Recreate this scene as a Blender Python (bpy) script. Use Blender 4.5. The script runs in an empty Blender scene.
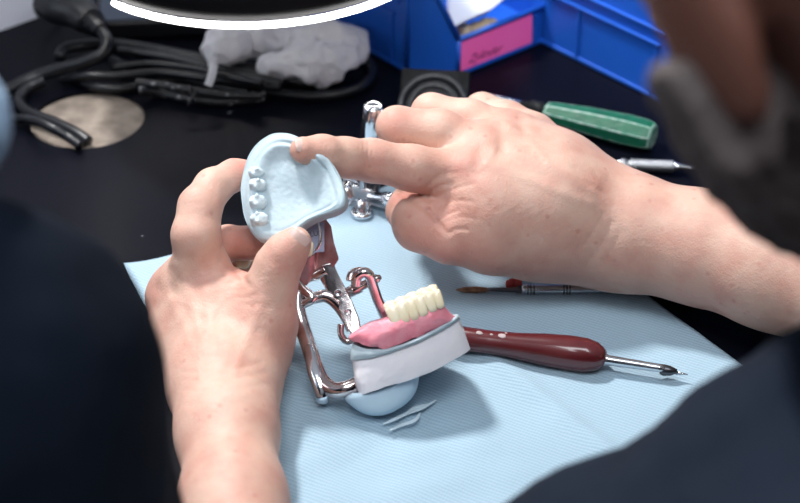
import bpy, bmesh, math, random
import numpy as np
from mathutils import Vector, Matrix, noise as mn

random.seed(4)
np.random.seed(4)
C = bpy.context.scene.collection

# ------------------------------------------------------------------ camera geometry
PITCH = math.radians(35.0)
CAM = Vector((0.0, -0.78, 0.545))
FPX = 1675.0
FW = Vector((0, math.cos(PITCH), -math.sin(PITCH)))
UP = Vector((0, math.sin(PITCH), math.cos(PITCH)))
RT = Vector((1, 0, 0))

def ray(px, py):
    return FW + RT * ((px - 400) / FPX) - UP * ((py - 251.5) / FPX)
def W(px, py, d):                 # a point of the place, measured at depth d
    return CAM + ray(px, py) * d
def P(px, py, z=0.0):             # a point of the place, measured at height z
    r = ray(px, py)
    return CAM + r * ((z - CAM.z) / r.z)

# ------------------------------------------------------------------ materials
def nodes(name):
    m = bpy.data.materials.new(name)
    m.use_nodes = True
    nt = m.node_tree
    return m, nt, nt.nodes['Principled BSDF']

def mat(name, col, rough=0.5, metal=0.0, col2=None, vscale=40, bump=0.0, bscale=200, sss=0.0, emis=None, estr=0, coat=0.0, spec=0.5, sheen=0.0, detail=4, bdist=0.001):
    m, nt, b = nodes(name)
    b.inputs['Base Color'].default_value = (*col, 1)
    b.inputs['Roughness'].default_value = rough
    b.inputs['Metallic'].default_value = metal
    b.inputs['Specular IOR Level'].default_value = spec
    b.inputs['Coat Weight'].default_value = coat
    b.inputs['Sheen Weight'].default_value = sheen
    if sss:
        b.inputs['Subsurface Weight'].default_value = sss
        b.inputs['Subsurface Radius'].default_value = (1.0, 0.4, 0.25)
        b.inputs['Subsurface Scale'].default_value = 0.004
    tc = nt.nodes.new('ShaderNodeTexCoord')
    if col2 is not None:
        n = nt.nodes.new('ShaderNodeTexNoise'); n.inputs['Scale'].default_value = vscale; n.inputs['Detail'].default_value = detail
        nt.links.new(tc.outputs['Object'], n.inputs['Vector'])
        r = nt.nodes.new('ShaderNodeValToRGB')
        r.color_ramp.elements[0].color = (*col, 1); r.color_ramp.elements[1].color = (*col2, 1)
        r.color_ramp.elements[0].position = 0.35; r.color_ramp.elements[1].position = 0.65
        nt.links.new(n.outputs['Fac'], r.inputs['Fac'])
        nt.links.new(r.outputs['Color'], b.inputs['Base Color'])
    if bump:
        n2 = nt.nodes.new('ShaderNodeTexNoise'); n2.inputs['Scale'].default_value = bscale; n2.inputs['Detail'].default_value = 5
        nt.links.new(tc.outputs['Object'], n2.inputs['Vector'])
        bp = nt.nodes.new('ShaderNodeBump'); bp.inputs['Strength'].default_value = bump; bp.inputs['Distance'].default_value = bdist
        nt.links.new(n2.outputs['Fac'], bp.inputs['Height'])
        nt.links.new(bp.outputs['Normal'], b.inputs['Normal'])
    if emis is not None:
        b.inputs['Emission Color'].default_value = (*emis, 1)
        b.inputs['Emission Strength'].default_value = estr
    return m

def skin_mat(name, base, red, dark):
    m, nt, b = nodes(name)
    L = nt.links.new
    tc = nt.nodes.new('ShaderNodeTexCoord')
    n = nt.nodes.new('ShaderNodeTexNoise'); n.inputs['Scale'].default_value = 55; n.inputs['Detail'].default_value = 5
    L(tc.outputs['Object'], n.inputs['Vector'])
    r = nt.nodes.new('ShaderNodeValToRGB')
    r.color_ramp.elements[0].color = (*base, 1); r.color_ramp.elements[0].position = 0.40
    r.color_ramp.elements[1].color = (*red, 1); r.color_ramp.elements[1].position = 0.75
    L(n.outputs['Fac'], r.inputs['Fac'])
    at = nt.nodes.new('ShaderNodeAttribute'); at.attribute_name = 'flush'
    mx = nt.nodes.new('ShaderNodeMix'); mx.data_type = 'RGBA'
    L(at.outputs['Fac'], mx.inputs[0]); L(r.outputs['Color'], mx.inputs[6]); mx.inputs[7].default_value = (*dark, 1)
    # small freckles
    v = nt.nodes.new('ShaderNodeTexVoronoi'); v.inputs['Scale'].default_value = 95
    L(tc.outputs['Object'], v.inputs['Vector'])
    vr = nt.nodes.new('ShaderNodeMapRange'); vr.inputs['From Min'].default_value = 0.05; vr.inputs['From Max'].default_value = 0.16
    vr.inputs['To Min'].default_value = 0.35; vr.inputs['To Max'].default_value = 0.0
    L(v.outputs['Distance'], vr.inputs['Value'])
    mx2 = nt.nodes.new('ShaderNodeMix'); mx2.data_type = 'RGBA'
    L(vr.outputs[0], mx2.inputs[0]); L(mx.outputs[2], mx2.inputs[6]); mx2.inputs[7].default_value = (dark[0]*0.8, dark[1]*0.7, dark[2]*0.7, 1)
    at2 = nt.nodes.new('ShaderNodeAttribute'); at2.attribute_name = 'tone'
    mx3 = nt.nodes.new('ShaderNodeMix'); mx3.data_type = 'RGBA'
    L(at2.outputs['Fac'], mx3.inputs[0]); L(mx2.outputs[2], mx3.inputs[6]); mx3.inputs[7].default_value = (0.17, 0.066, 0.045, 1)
    L(mx3.outputs[2], b.inputs['Base Color'])
    b.inputs['Roughness'].default_value = 0.55
    b.inputs['Subsurface Weight'].default_value = 0.25
    b.inputs['Subsurface Radius'].default_value = (1.0, 0.35, 0.2)
    b.inputs['Subsurface Scale'].default_value = 0.005
    # skin grain: fine cells plus stretched wrinkles
    v2 = nt.nodes.new('ShaderNodeTexVoronoi'); v2.inputs['Scale'].default_value = 900
    L(tc.outputs['Object'], v2.inputs['Vector'])
    n3 = nt.nodes.new('ShaderNodeTexNoise'); n3.inputs['Scale'].default_value = 160; n3.inputs['Detail'].default_value = 6; n3.inputs['Roughness'].default_value = 0.65
    L(tc.outputs['Object'], n3.inputs['Vector'])
    ma = nt.nodes.new('ShaderNodeMath'); ma.operation = 'MULTIPLY_ADD'; ma.inputs[1].default_value = 0.25
    L(v2.outputs['Distance'], ma.inputs[0]); L(n3.outputs['Fac'], ma.inputs[2])
    bp = nt.nodes.new('ShaderNodeBump'); bp.inputs['Strength'].default_value = 0.35; bp.inputs['Distance'].default_value = 0.0012
    L(ma.outputs[0], bp.inputs['Height']); L(bp.outputs['Normal'], b.inputs['Normal'])
    return m

M = {}
M['skin'] = skin_mat('skin', (0.65, 0.415, 0.325), (0.56, 0.285, 0.22), (0.55, 0.20, 0.155))
M['nail'] = mat('nail', (0.74, 0.50, 0.43), 0.22, col2=(0.77, 0.54, 0.47), vscale=80, coat=0.3)
M['beard'] = mat('grey_beard', (0.075, 0.058, 0.055), 0.85, col2=(0.115, 0.092, 0.088), vscale=28, bump=1.0, bscale=260, bdist=0.004)
M['hair'] = mat('dark_hair', (0.03, 0.025, 0.025), 0.6, col2=(0.07, 0.06, 0.06), vscale=60, bump=1, bscale=200, bdist=0.003)
M['navy'] = mat('navy_cotton', (0.006, 0.011, 0.022), 0.9, col2=(0.008, 0.014, 0.028), vscale=30, bump=0.4, bscale=900, spec=0.2)
M['black_cloth'] = mat('black_cotton', (0.0035, 0.006, 0.012), 0.95, col2=(0.005, 0.009, 0.017), vscale=20, bump=0.3, bscale=900, spec=0.1)
M['mask_blue'] = mat('mask_blue', (0.32, 0.46, 0.62), 0.9, col2=(0.37, 0.51, 0.68), vscale=30, bump=0.3, bscale=600)
M['chrome'] = mat('chrome', (0.78, 0.79, 0.82), 0.12, 1.0, bump=0.05, bscale=300)
M['reflection_chrome'] = mat('chrome_warm_reflections', (0.55, 0.42, 0.40), 0.13, 1.0, col2=(0.88, 0.84, 0.83), vscale=70, bump=0.08, bscale=250)  # brownish patches are warm reflections painted into the chrome colour
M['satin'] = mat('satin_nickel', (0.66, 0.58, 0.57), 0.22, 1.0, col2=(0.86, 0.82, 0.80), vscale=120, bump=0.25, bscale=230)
M['plate'] = mat('red_reflection_plate', (0.36, 0.14, 0.14), 0.32, 0.5, col2=(0.52, 0.30, 0.30), vscale=110, bump=0.25, bscale=260)  # red-brown reflection of the surroundings put into the plate's own colour
M['steel'] = mat('steel', (0.62, 0.63, 0.66), 0.25, 1.0)
M['dark_steel'] = mat('dark_steel', (0.10, 0.10, 0.11), 0.3, 0.9)
M['plaster'] = mat('pale_blue_plaster', (0.40, 0.495, 0.54), 0.7, col2=(0.46, 0.56, 0.605), vscale=60, bump=0.3, bscale=420, sss=0.0)
M['plaster_tooth'] = mat('tooth_plaster', (0.56, 0.65, 0.69), 0.6, col2=(0.62, 0.71, 0.74), vscale=200, bump=0.2, bscale=600)
M['plaster_white'] = mat('white_plaster', (0.78, 0.76, 0.80), 0.7, col2=(0.84, 0.80, 0.82), vscale=70, bump=0.3, bscale=400)
M['plaster_blue'] = mat('mounting_plaster', (0.42, 0.56, 0.67), 0.8, col2=(0.47, 0.61, 0.71), vscale=60, bump=0.2, bscale=300)
M['wax'] = mat('pink_wax', (0.88, 0.25, 0.32), 0.4, col2=(0.90, 0.36, 0.42), vscale=160, bump=0.5, bscale=380, sss=0.1, bdist=0.0008)
M['enamel'] = mat('ivory_tooth', (0.80, 0.69, 0.47), 0.25, col2=(0.86, 0.78, 0.60), vscale=90, coat=0.4, sss=0.05)
M['blue_plastic'] = mat('blue_plastic', (0.010, 0.10, 0.52), 0.38, col2=(0.012, 0.11, 0.56), vscale=20, bump=0.15, bscale=900)
M['pink_label'] = mat('pink_label', (0.95, 0.14, 0.46), 0.7, col2=(0.97, 0.17, 0.50), vscale=30, emis=(.95, .08, .35), estr=.10)  # faint emission lifts the underlit label; the paper is no light source
M['ink'] = mat('violet_ink', (0.20, 0.02, 0.12), 0.7)
M['paper_white'] = mat('white_paper', (0.62, 0.66, 0.78), 0.9, col2=(0.70, 0.73, 0.83), vscale=20)
M['beige'] = mat('beige_plaster', (0.50, 0.36, 0.20), 0.9, col2=(0.66, 0.54, 0.36), vscale=60, bump=0.5)
M['rubber'] = mat('black_rubber', (0.006, 0.007, 0.010), 0.33, col2=(0.010, 0.011, 0.014), vscale=60, bump=0.05, spec=.4)
M['black_plastic'] = mat('black_plastic', (0.010, 0.011, 0.014), 0.4, bump=0.1)
M['grey_black'] = mat('worn_black', (0.005, 0.006, 0.007), 0.55, spec=.15, col2=(0.014, 0.015, 0.017), vscale=150, bump=0.4, bscale=300)
M['slate'] = mat('slate_plastic', (0.06, 0.085, 0.13), 0.5)
M['tissue'] = mat('white_tissue', (0.76, 0.77, 0.84), 0.95, col2=(0.84, 0.85, 0.90), vscale=40, bump=0.6, bscale=140, bdist=0.002)
M['tie_white'] = mat('white_plastic', (0.62, 0.63, 0.68), 0.5)
M['green'] = mat('worn_green', (0.002, 0.085, 0.045), 0.45, col2=(0.004, 0.12, 0.06), vscale=120, bump=0.5, bscale=300)
M['green_worn'] = mat('worn_green_edge', (0.05, 0.24, 0.16), 0.6, col2=(0.33, 0.42, 0.38), vscale=260, bump=0.5, bscale=400)
M['maroon'] = mat('maroon_handle', (0.085, 0.010, 0.013), 0.22, col2=(0.11, 0.014, 0.016), vscale=60, coat=0.5)
M['chip'] = mat('chipped_paint', (0.45, 0.36, 0.36), 0.6)
M['bristle'] = mat('brown_bristles', (0.16, 0.07, 0.03), 0.6, col2=(0.30, 0.15, 0.07), vscale=400)
M['brown_wood'] = mat('brown_wood', (0.25, 0.10, 0.07), 0.5)
M['red_bit'] = mat('red_wax', (0.6, 0.08, 0.07), 0.5)
M['tube'] = mat('lamp_tube', (1, 1, 1), 0.4, emis=(1.0, 0.97, 0.95), estr=9)
M['lamp_black'] = mat('lamp_housing', (0.003, 0.003, 0.004), 0.6, spec=.1)
M['clear'] = mat('pale_wax_shavings', (0.62, 0.74, 0.80), 0.3)
M['wall'] = mat('grey_wall', (0.66, 0.67, 0.76), 0.9, col2=(0.70, 0.71, 0.80), vscale=6, bump=0.2, bscale=60)
M['floor'] = mat('grey_floor', (0.30, 0.29, 0.28), 0.7, col2=(0.36, 0.35, 0.33), vscale=8)
M['board'] = mat('particle_board', (0.17, 0.135, 0.11), 0.85, col2=(0.30, 0.25, 0.205), vscale=75, bump=0.2, bscale=200)

def desk_mat():
    m, nt, b = nodes('black_laminate')
    L = nt.links.new
    tc = nt.nodes.new('ShaderNodeTexCoord')
    v = nt.nodes.new('ShaderNodeTexVoronoi'); v.inputs['Scale'].default_value = 55
    L(tc.outputs['Object'], v.inputs['Vector'])
    sep = nt.nodes.new('ShaderNodeSeparateColor'); L(v.outputs['Color'], sep.inputs[0])
    # dust specks: only some cells, each its own size
    mr = nt.nodes.new('ShaderNodeMapRange'); mr.inputs['From Min'].default_value = 0.72; mr.inputs['From Max'].default_value = 1.0
    mr.inputs['To Min'].default_value = 0.0; mr.inputs['To Max'].default_value = 0.07
    L(sep.outputs[0], mr.inputs['Value'])
    lt = nt.nodes.new('ShaderNodeMath'); lt.operation = 'LESS_THAN'
    L(v.outputs['Distance'], lt.inputs[0]); L(mr.outputs[0], lt.inputs[1])
    mu = nt.nodes.new('ShaderNodeMath'); mu.operation = 'MULTIPLY'; L(lt.outputs[0], mu.inputs[0]); L(sep.outputs[1], mu.inputs[1])
    n = nt.nodes.new('ShaderNodeTexNoise'); n.inputs['Scale'].default_value = 9; n.inputs['Detail'].default_value = 6
    L(tc.outputs['Object'], n.inputs['Vector'])
    r = nt.nodes.new('ShaderNodeValToRGB')
    r.color_ramp.elements[0].color = (0.0018, 0.0022, 0.005, 1); r.color_ramp.elements[1].color = (0.0035, 0.004, 0.008, 1)
    L(n.outputs['Fac'], r.inputs['Fac'])
    mx = nt.nodes.new('ShaderNodeMix'); mx.data_type = 'RGBA'
    L(mu.outputs[0], mx.inputs[0]); L(r.outputs['Color'], mx.inputs[6]); mx.inputs[7].default_value = (0.5, 0.55, 0.6, 1)
    L(mx.outputs[2], b.inputs['Base Color'])
    b.inputs['Roughness'].default_value = 0.36
    b.inputs['Specular IOR Level'].default_value = 0.07
    n2 = nt.nodes.new('ShaderNodeTexNoise'); n2.inputs['Scale'].default_value = 700
    L(tc.outputs['Object'], n2.inputs['Vector'])
    bp = nt.nodes.new('ShaderNodeBump'); bp.inputs['Strength'].default_value = 0.15; bp.inputs['Distance'].default_value = 0.0005
    L(n2.outputs['Fac'], bp.inputs['Height']); L(bp.outputs['Normal'], b.inputs['Normal'])
    return m
M['desk'] = desk_mat()

def paper_mat():
    m, nt, b = nodes('blue_crepe_paper')
    L = nt.links.new
    tc = nt.nodes.new('ShaderNodeTexCoord')
    mp = nt.nodes.new('ShaderNodeMapping'); mp.inputs['Rotation'].default_value = (0, 0, math.radians(28))
    L(tc.outputs['Object'], mp.inputs['Vector'])
    w = nt.nodes.new('ShaderNodeTexWave'); w.bands_direction = 'Y'; w.inputs['Scale'].default_value = 150
    w.inputs['Distortion'].default_value = 1.5; w.inputs['Detail'].default_value = 2; w.inputs['Detail Scale'].default_value = 1.5
    L(mp.outputs['Vector'], w.inputs['Vector'])
    w2 = nt.nodes.new('ShaderNodeTexWave'); w2.bands_direction = 'X'; w2.inputs['Scale'].default_value = 190; w2.inputs['Distortion'].default_value = 2
    L(mp.outputs['Vector'], w2.inputs['Vector'])
    a = nt.nodes.new('ShaderNodeMath'); a.operation = 'MULTIPLY_ADD'; a.inputs[1].default_value = 0.35
    L(w2.outputs['Fac'], a.inputs[0]); L(w.outputs['Fac'], a.inputs[2])
    r = nt.nodes.new('ShaderNodeValToRGB')
    r.color_ramp.elements[0].color = (0.31, 0.445, 0.545, 1); r.color_ramp.elements[1].color = (0.40, 0.535, 0.63, 1)
    L(a.outputs[0], r.inputs['Fac'])
    L(r.outputs['Color'], b.inputs['Base Color'])
    b.inputs['Roughness'].default_value = 0.9
    b.inputs['Specular IOR Level'].default_value = 0.2
    bp = nt.nodes.new('ShaderNodeBump'); bp.inputs['Strength'].default_value = 0.45; bp.inputs['Distance'].default_value = 0.0004
    L(a.outputs[0], bp.inputs['Height']); L(bp.outputs['Normal'], b.inputs['Normal'])
    return m
M['paper_blue'] = paper_mat()

def print_mat():
    m, nt, b = nodes('printed_cable')
    L = nt.links.new
    tc = nt.nodes.new('ShaderNodeTexCoord')
    n = nt.nodes.new('ShaderNodeTexNoise'); n.inputs['Scale'].default_value = 230; n.inputs['Detail'].default_value = 1
    L(tc.outputs['Object'], n.inputs['Vector'])
    r = nt.nodes.new('ShaderNodeValToRGB')
    r.color_ramp.elements[0].color = (0.014, 0.015, 0.018, 1); r.color_ramp.elements[1].color = (0.30, 0.31, 0.34, 1)
    r.color_ramp.elements[0].position = 0.63; r.color_ramp.elements[1].position = 0.69
    L(n.outputs['Fac'], r.inputs['Fac']); L(r.outputs['Color'], b.inputs['Base Color'])
    b.inputs['Roughness'].default_value = 0.4
    return m
M['cable_print'] = print_mat()

# ------------------------------------------------------------------ object helpers
def tag(o, label=None, cat=None, group=None, kind=None):
    if label: o['label'] = label
    if cat: o['category'] = cat
    if group: o['group'] = group
    if kind: o['kind'] = kind
    return o

def empty(name, loc, label, cat, group=None):
    o = bpy.data.objects.new(name, None); C.objects.link(o)
    o.location = loc; o.empty_display_size = 0.01
    tag(o, label, cat, group)
    return o

def link(name, me, material, parent=None, smooth=True):
    if material: me.materials.append(material)
    if smooth:
        for p in me.polygons: p.use_smooth = True
    o = bpy.data.objects.new(name, me); C.objects.link(o)
    if parent is not None:
        o.parent = parent
        loc = Vector(parent.location); pp = parent.parent
        while pp is not None: loc += Vector(pp.location); pp = pp.parent
        # meshes are written in world coordinates: move them back under the parent
        me.transform(Matrix.Translation(-loc))
    return o

def mesh_np(name, V, F):
    me = bpy.data.meshes.new(name)
    me.from_pydata([tuple(v) for v in V], [], [tuple(int(i) for i in f) for f in F])
    me.update()
    return me

def bm_obj(name, bm, material, parent=None, smooth=True, bevel=0.0, sub=0, angle=35):
    bmesh.ops.recalc_face_normals(bm, faces=bm.faces)
    me = bpy.data.meshes.new(name); bm.to_mesh(me); bm.free()
    o = link(name, me, material, parent, smooth)
    if bevel:
        md = o.modifiers.new('bevel', 'BEVEL'); md.width = bevel; md.segments = 2; md.limit_method = 'ANGLE'; md.angle_limit = math.radians(angle)
    if sub:
        md = o.modifiers.new('sub', 'SUBSURF'); md.levels = sub; md.render_levels = sub
    if bevel and smooth:
        md = o.modifiers.new('wn', 'WEIGHTED_NORMAL'); md.keep_sharp = True
    return o

def catmull(pts, n=8):
    pts = [Vector(p) for p in pts]
    if len(pts) == 2: return [pts[0].lerp(pts[1], i / n) for i in range(n + 1)]
    out = []
    for i in range(len(pts) - 1):
        p0 = pts[max(i - 1, 0)]; p1 = pts[i]; p2 = pts[i + 1]; p3 = pts[min(i + 2, len(pts) - 1)]
        for k in range(n):
            t = k / n
            out.append(0.5 * ((2 * p1) + (p2 - p0) * t + (2 * p0 - 5 * p1 + 4 * p2 - p3) * t * t + (3 * p1 - p0 - 3 * p2 + p3) * t ** 3))
    out.append(pts[-1])
    return out

def add_tube(bm, pts, rad, seg=14, flat=1.0, flatdir=None, caps=True, closed=False):
    """a tube through pts; rad a number or one per point; flat squashes it along flatdir"""
    pts = [Vector(p) for p in pts]
    n = len(pts)
    rads = rad if isinstance(rad, (list, tuple)) else [rad] * n
    rings = []
    nrm = None
    for i, p in enumerate(pts):
        if closed: t = (pts[(i + 1) % n] - pts[i - 1]).normalized()
        else: t = (pts[min(i + 1, n - 1)] - pts[max(i - 1, 0)]).normalized()
        if nrm is None:
            ref = Vector(flatdir) if flatdir is not None else (Vector((0, 0, 1)) if abs(t.z) < 0.9 else Vector((1, 0, 0)))
            nrm = (ref - t * ref.dot(t)).normalized()
        else:
            if flatdir is not None: nrm = Vector(flatdir)
            nrm = (nrm - t * nrm.dot(t)).normalized()
        bn = t.cross(nrm)
        r = rads[i]
        rings.append([bm.verts.new(p + nrm * (math.cos(2 * math.pi * k / seg) * r * flat) + bn * (math.sin(2 * math.pi * k / seg) * r)) for k in range(seg)])
    m = n if closed else n - 1
    for i in range(m):
        a, b = rings[i], rings[(i + 1) % n]
        for k in range(seg):
            bm.faces.new((a[k], a[(k + 1) % seg], b[(k + 1) % seg], b[k]))
    if caps and not closed:
        bm.faces.new(rings[0][::-1]); bm.faces.new(rings[-1])
    return rings

def tube_obj(name, pts, rad, material, parent=None, n=8, seg=14, bevel=0.0, flat=1.0, flatdir=None, smooth_path=True, closed=False):
    bm = bmesh.new()
    k = len(pts)
    if smooth_path and not closed:
        pp = catmull(pts, n)
        if isinstance(rad, (list, tuple)):
            rr = []
            for i in range(len(pp)):
                f = i / n; a = min(int(f), k - 1); b = min(a + 1, k - 1); rr.append(rad[a] + (rad[b] - rad[a]) * (f - a))
            rad = rr
        pts = pp
    add_tube(bm, pts, rad, seg, flat, flatdir, closed=closed)
    return bm_obj(name, bm, material, parent, True, bevel)

def add_box(bm, c, ax, ay, az, sx, sy, sz):
    c = Vector(c); ax = Vector(ax).normalized(); ay = Vector(ay).normalized(); az = Vector(az).normalized()
    v = [bm.verts.new(c + ax * (sx * i / 2) + ay * (sy * j / 2) + az * (sz * k / 2)) for k in (-1, 1) for j in (-1, 1) for i in (-1, 1)]
    for f in ((0, 2, 3, 1), (4, 5, 7, 6), (0, 1, 5, 4), (2, 6, 7, 3), (0, 4, 6, 2), (1, 3, 7, 5)):
        bm.faces.new([v[i] for i in f])

def add_prism(bm, poly, off):
    """closed prism: polygon of Vectors swept along off"""
    off = Vector(off)
    a = [bm.verts.new(Vector(p)) for p in poly]; b = [bm.verts.new(Vector(p) + off) for p in poly]
    n = len(poly)
    bm.faces.new(a[::-1]); bm.faces.new(b)
    for i in range(n): bm.faces.new((a[i], a[(i + 1) % n], b[(i + 1) % n], b[i]))

def lathe(bm, base, axis, prof, seg=32):
    """prof: list of (distance along axis, radius)"""
    base = Vector(base); axis = Vector(axis).normalized()
    ref = Vector((0, 0, 1)) if abs(axis.z) < 0.9 else Vector((1, 0, 0))
    n = (ref - axis * ref.dot(axis)).normalized(); b = axis.cross(n)
    rings = []
    for h, r in prof:
        rings.append([bm.verts.new(base + axis * h + (n * math.cos(2 * math.pi * k / seg) + b * math.sin(2 * math.pi * k / seg)) * max(r, 1e-5)) for k in range(seg)])
    for i in range(len(rings) - 1):
        for k in range(seg):
            bm.faces.new((rings[i][k], rings[i][(k + 1) % seg], rings[i + 1][(k + 1) % seg], rings[i + 1][k]))
    bm.faces.new(rings[0][::-1]); bm.faces.new(rings[-1])

# ------------------------------------------------------------------ implicit surfaces (for bodies, cloth lumps)
def sd_cone(Q, a, b, ra, rb, sq=None):
    a = np.array(a, np.float32); b = np.array(b, np.float32)
    ab = b - a; L2 = float(ab @ ab) + 1e-12
    pa = Q - a
    t = np.clip((pa @ ab) / L2, 0, 1)
    d = pa - t[:, None] * ab
    if sq is not None:            # squash direction: distances along it count 1/k
        n, k = sq
        n = np.array(n, np.float32)
        c = d @ n
        d = d + (c * (1.0 / k - 1.0))[:, None] * n
    return np.sqrt((d * d).sum(1)) - (ra + (rb - ra) * t)

def sd_ell(Q, c, r, R=None):
    q = Q - np.array(c, np.float32)
    if R is not None: q = q @ np.array(R, np.float32)
    r = np.array(r, np.float32)
    k0 = np.sqrt(((q / r) ** 2).sum(1)); k1 = np.sqrt(((q / (r * r)) ** 2).sum(1)) + 1e-9
    return k0 * (k0 - 1) / k1

def smin(a, b, k):
    h = np.clip(0.5 + 0.5 * (b - a) / k, 0, 1)
    return b + (a - b) * h - k * h * (1 - h)

def surface_nets(f, lo, hi, h):
    lo = np.array(lo, np.float32); hi = np.array(hi, np.float32)
    n = np.ceil((hi - lo) / h).astype(int) + 1
    xs = [lo[i] + h * np.arange(n[i], dtype=np.float32) for i in range(3)]
    D = np.empty(n, np.float32)
    step = max(1, int(400000 / (n[1] * n[2])))
    Y, Z = np.meshgrid(xs[1], xs[2], indexing='ij')
    for i in range(0, n[0], step):
        X = xs[0][i:i + step]
        Q = np.empty((len(X), n[1], n[2], 3), np.float32)
        Q[..., 0] = X[:, None, None]; Q[..., 1] = Y; Q[..., 2] = Z
        D[i:i + step] = f(Q.reshape(-1, 3)).reshape(len(X), n[1], n[2])
    S = D < 0
    cn = n - 1
    acc = np.zeros((*cn, 3), np.float32); cnt = np.zeros(cn, np.float32)
    corners = [(i, j, k) for i in (0, 1) for j in (0, 1) for k in (0, 1)]
    def sl(A, c): return A[c[0]:c[0] + cn[0], c[1]:c[1] + cn[1], c[2]:c[2] + cn[2]]
    for a in corners:
        for ax in range(3):
            if a[ax]: continue
            b = list(a); b[ax] = 1; b = tuple(b)
            da, db = sl(D, a), sl(D, b)
            cr = (da < 0) != (db < 0)
            t = np.where(cr, da / np.where(da == db, 1, da - db), 0)
            for q in range(3):
                acc[..., q] += np.where(cr, (a[q] + (t if q == ax else 0)), 0)
            cnt += cr
    act = cnt > 0
    idx = -np.ones(cn, np.int64); idx[act] = np.arange(act.sum())
    I = np.argwhere(act)
    V = lo + h * (I + acc[act] / cnt[act][:, None])
    F = []
    for ax in range(3):
        u, v = (ax + 1) % 3, (ax + 2) % 3
        a0 = [slice(0, n[q]) for q in range(3)]; a1 = list(a0)
        a0[ax] = slice(0, n[ax] - 1); a1[ax] = slice(1, n[ax])
        s0, s1 = S[tuple(a0)], S[tuple(a1)]
        e = np.argwhere(s0 != s1)
        e = e[(e[:, u] > 0) & (e[:, v] > 0) & (e[:, u] < cn[u]) & (e[:, v] < cn[v])]
        ins = s0[e[:, 0], e[:, 1], e[:, 2]]
        def g(du, dv):
            q = e.copy(); q[:, u] -= du; q[:, v] -= dv
            return idx[q[:, 0], q[:, 1], q[:, 2]]
        quad = np.stack([g(1, 1), g(0, 1), g(0, 0), g(1, 0)], 1)
        quad[~ins] = quad[~ins][:, ::-1]
        F.append(quad)
    F = np.concatenate(F)
    F = F[(F >= 0).all(1)]
    return V, F

def np_mesh(name, V, F):
    me = bpy.data.meshes.new(name)
    me.vertices.add(len(V)); me.vertices.foreach_set('co', np.asarray(V, np.float32).ravel())
    me.loops.add(len(F) * 4); me.loops.foreach_set('vertex_index', np.asarray(F, np.int32).ravel())
    me.polygons.add(len(F)); me.polygons.foreach_set('loop_start', np.arange(0, len(F) * 4, 4, dtype=np.int32))
    me.update(calc_edges=True); me.validate()
    me.polygons.foreach_set('use_smooth', np.ones(len(me.polygons), bool))
    return me

def proj(Q):
    q = Q - np.array(CAM, np.float32)
    dep = q @ np.array(FW, np.float32)
    return 400 + FPX * q[:, 0] / dep, 251.5 - FPX * (q @ np.array(UP, np.float32)) / dep, dep
def relief(Q, d, marks):
    """skin creases (positive) and tendons (negative): marks are drawn on the back of the hand, each with the depth it ends at"""
    X, Y, D = proj(Q)
    m = np.abs(d) < .006
    X, Y, D = X[m], Y[m], D[m]; acc = np.zeros(len(X), np.float32)
    for (pts, w, dep, dmax) in marks:
        e = None
        for p, q in zip(pts, pts[1:]):
            ax, ay = p; bx, by = q[0] - p[0], q[1] - p[1]; L = bx * bx + by * by + 1e-9
            t = np.clip(((X - ax) * bx + (Y - ay) * by) / L, 0, 1)
            k = ((X - ax - t * bx) ** 2 + (Y - ay - t * by) ** 2)
            e = k if e is None else np.minimum(e, k)
        # fade towards both ends of the stroke
        e = e / (w * w)
        acc += np.where(e < 9, dep * np.exp(-e), 0) * np.clip((dmax - D) / .004, 0, 1)
    d[m] += acc
    return d
def arcline(p, q, bend, w, dep, dmax, n=5):
    """a slightly bent crease as short strokes"""
    dx, dy = q[0] - p[0], q[1] - p[1]
    pt = [(p[0] + dx * t - dy * bend * math.sin(math.pi * t), p[1] + dy * t + dx * bend * math.sin(math.pi * t)) for t in [i / n for i in range(n + 1)]]
    return [(pt, w * 1.15, dep * (.62 if dep > 0 else .42), dmax)]

def px_r(r, d): return r * d / FPX
def J(px, py, d, r): return (W(px, py, d), px_r(r, d))

def flush_attr(me, spots, V):
    at = me.attributes.new('flush', 'FLOAT', 'POINT')
    v = np.zeros(len(V), np.float32)
    for (c, r, s) in spots:
        dd = ((V - np.array(c)) ** 2).sum(1)
        v = np.maximum(v, s * np.exp(-dd / (r * r)))
    at.data.foreach_set('value', v)

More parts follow.
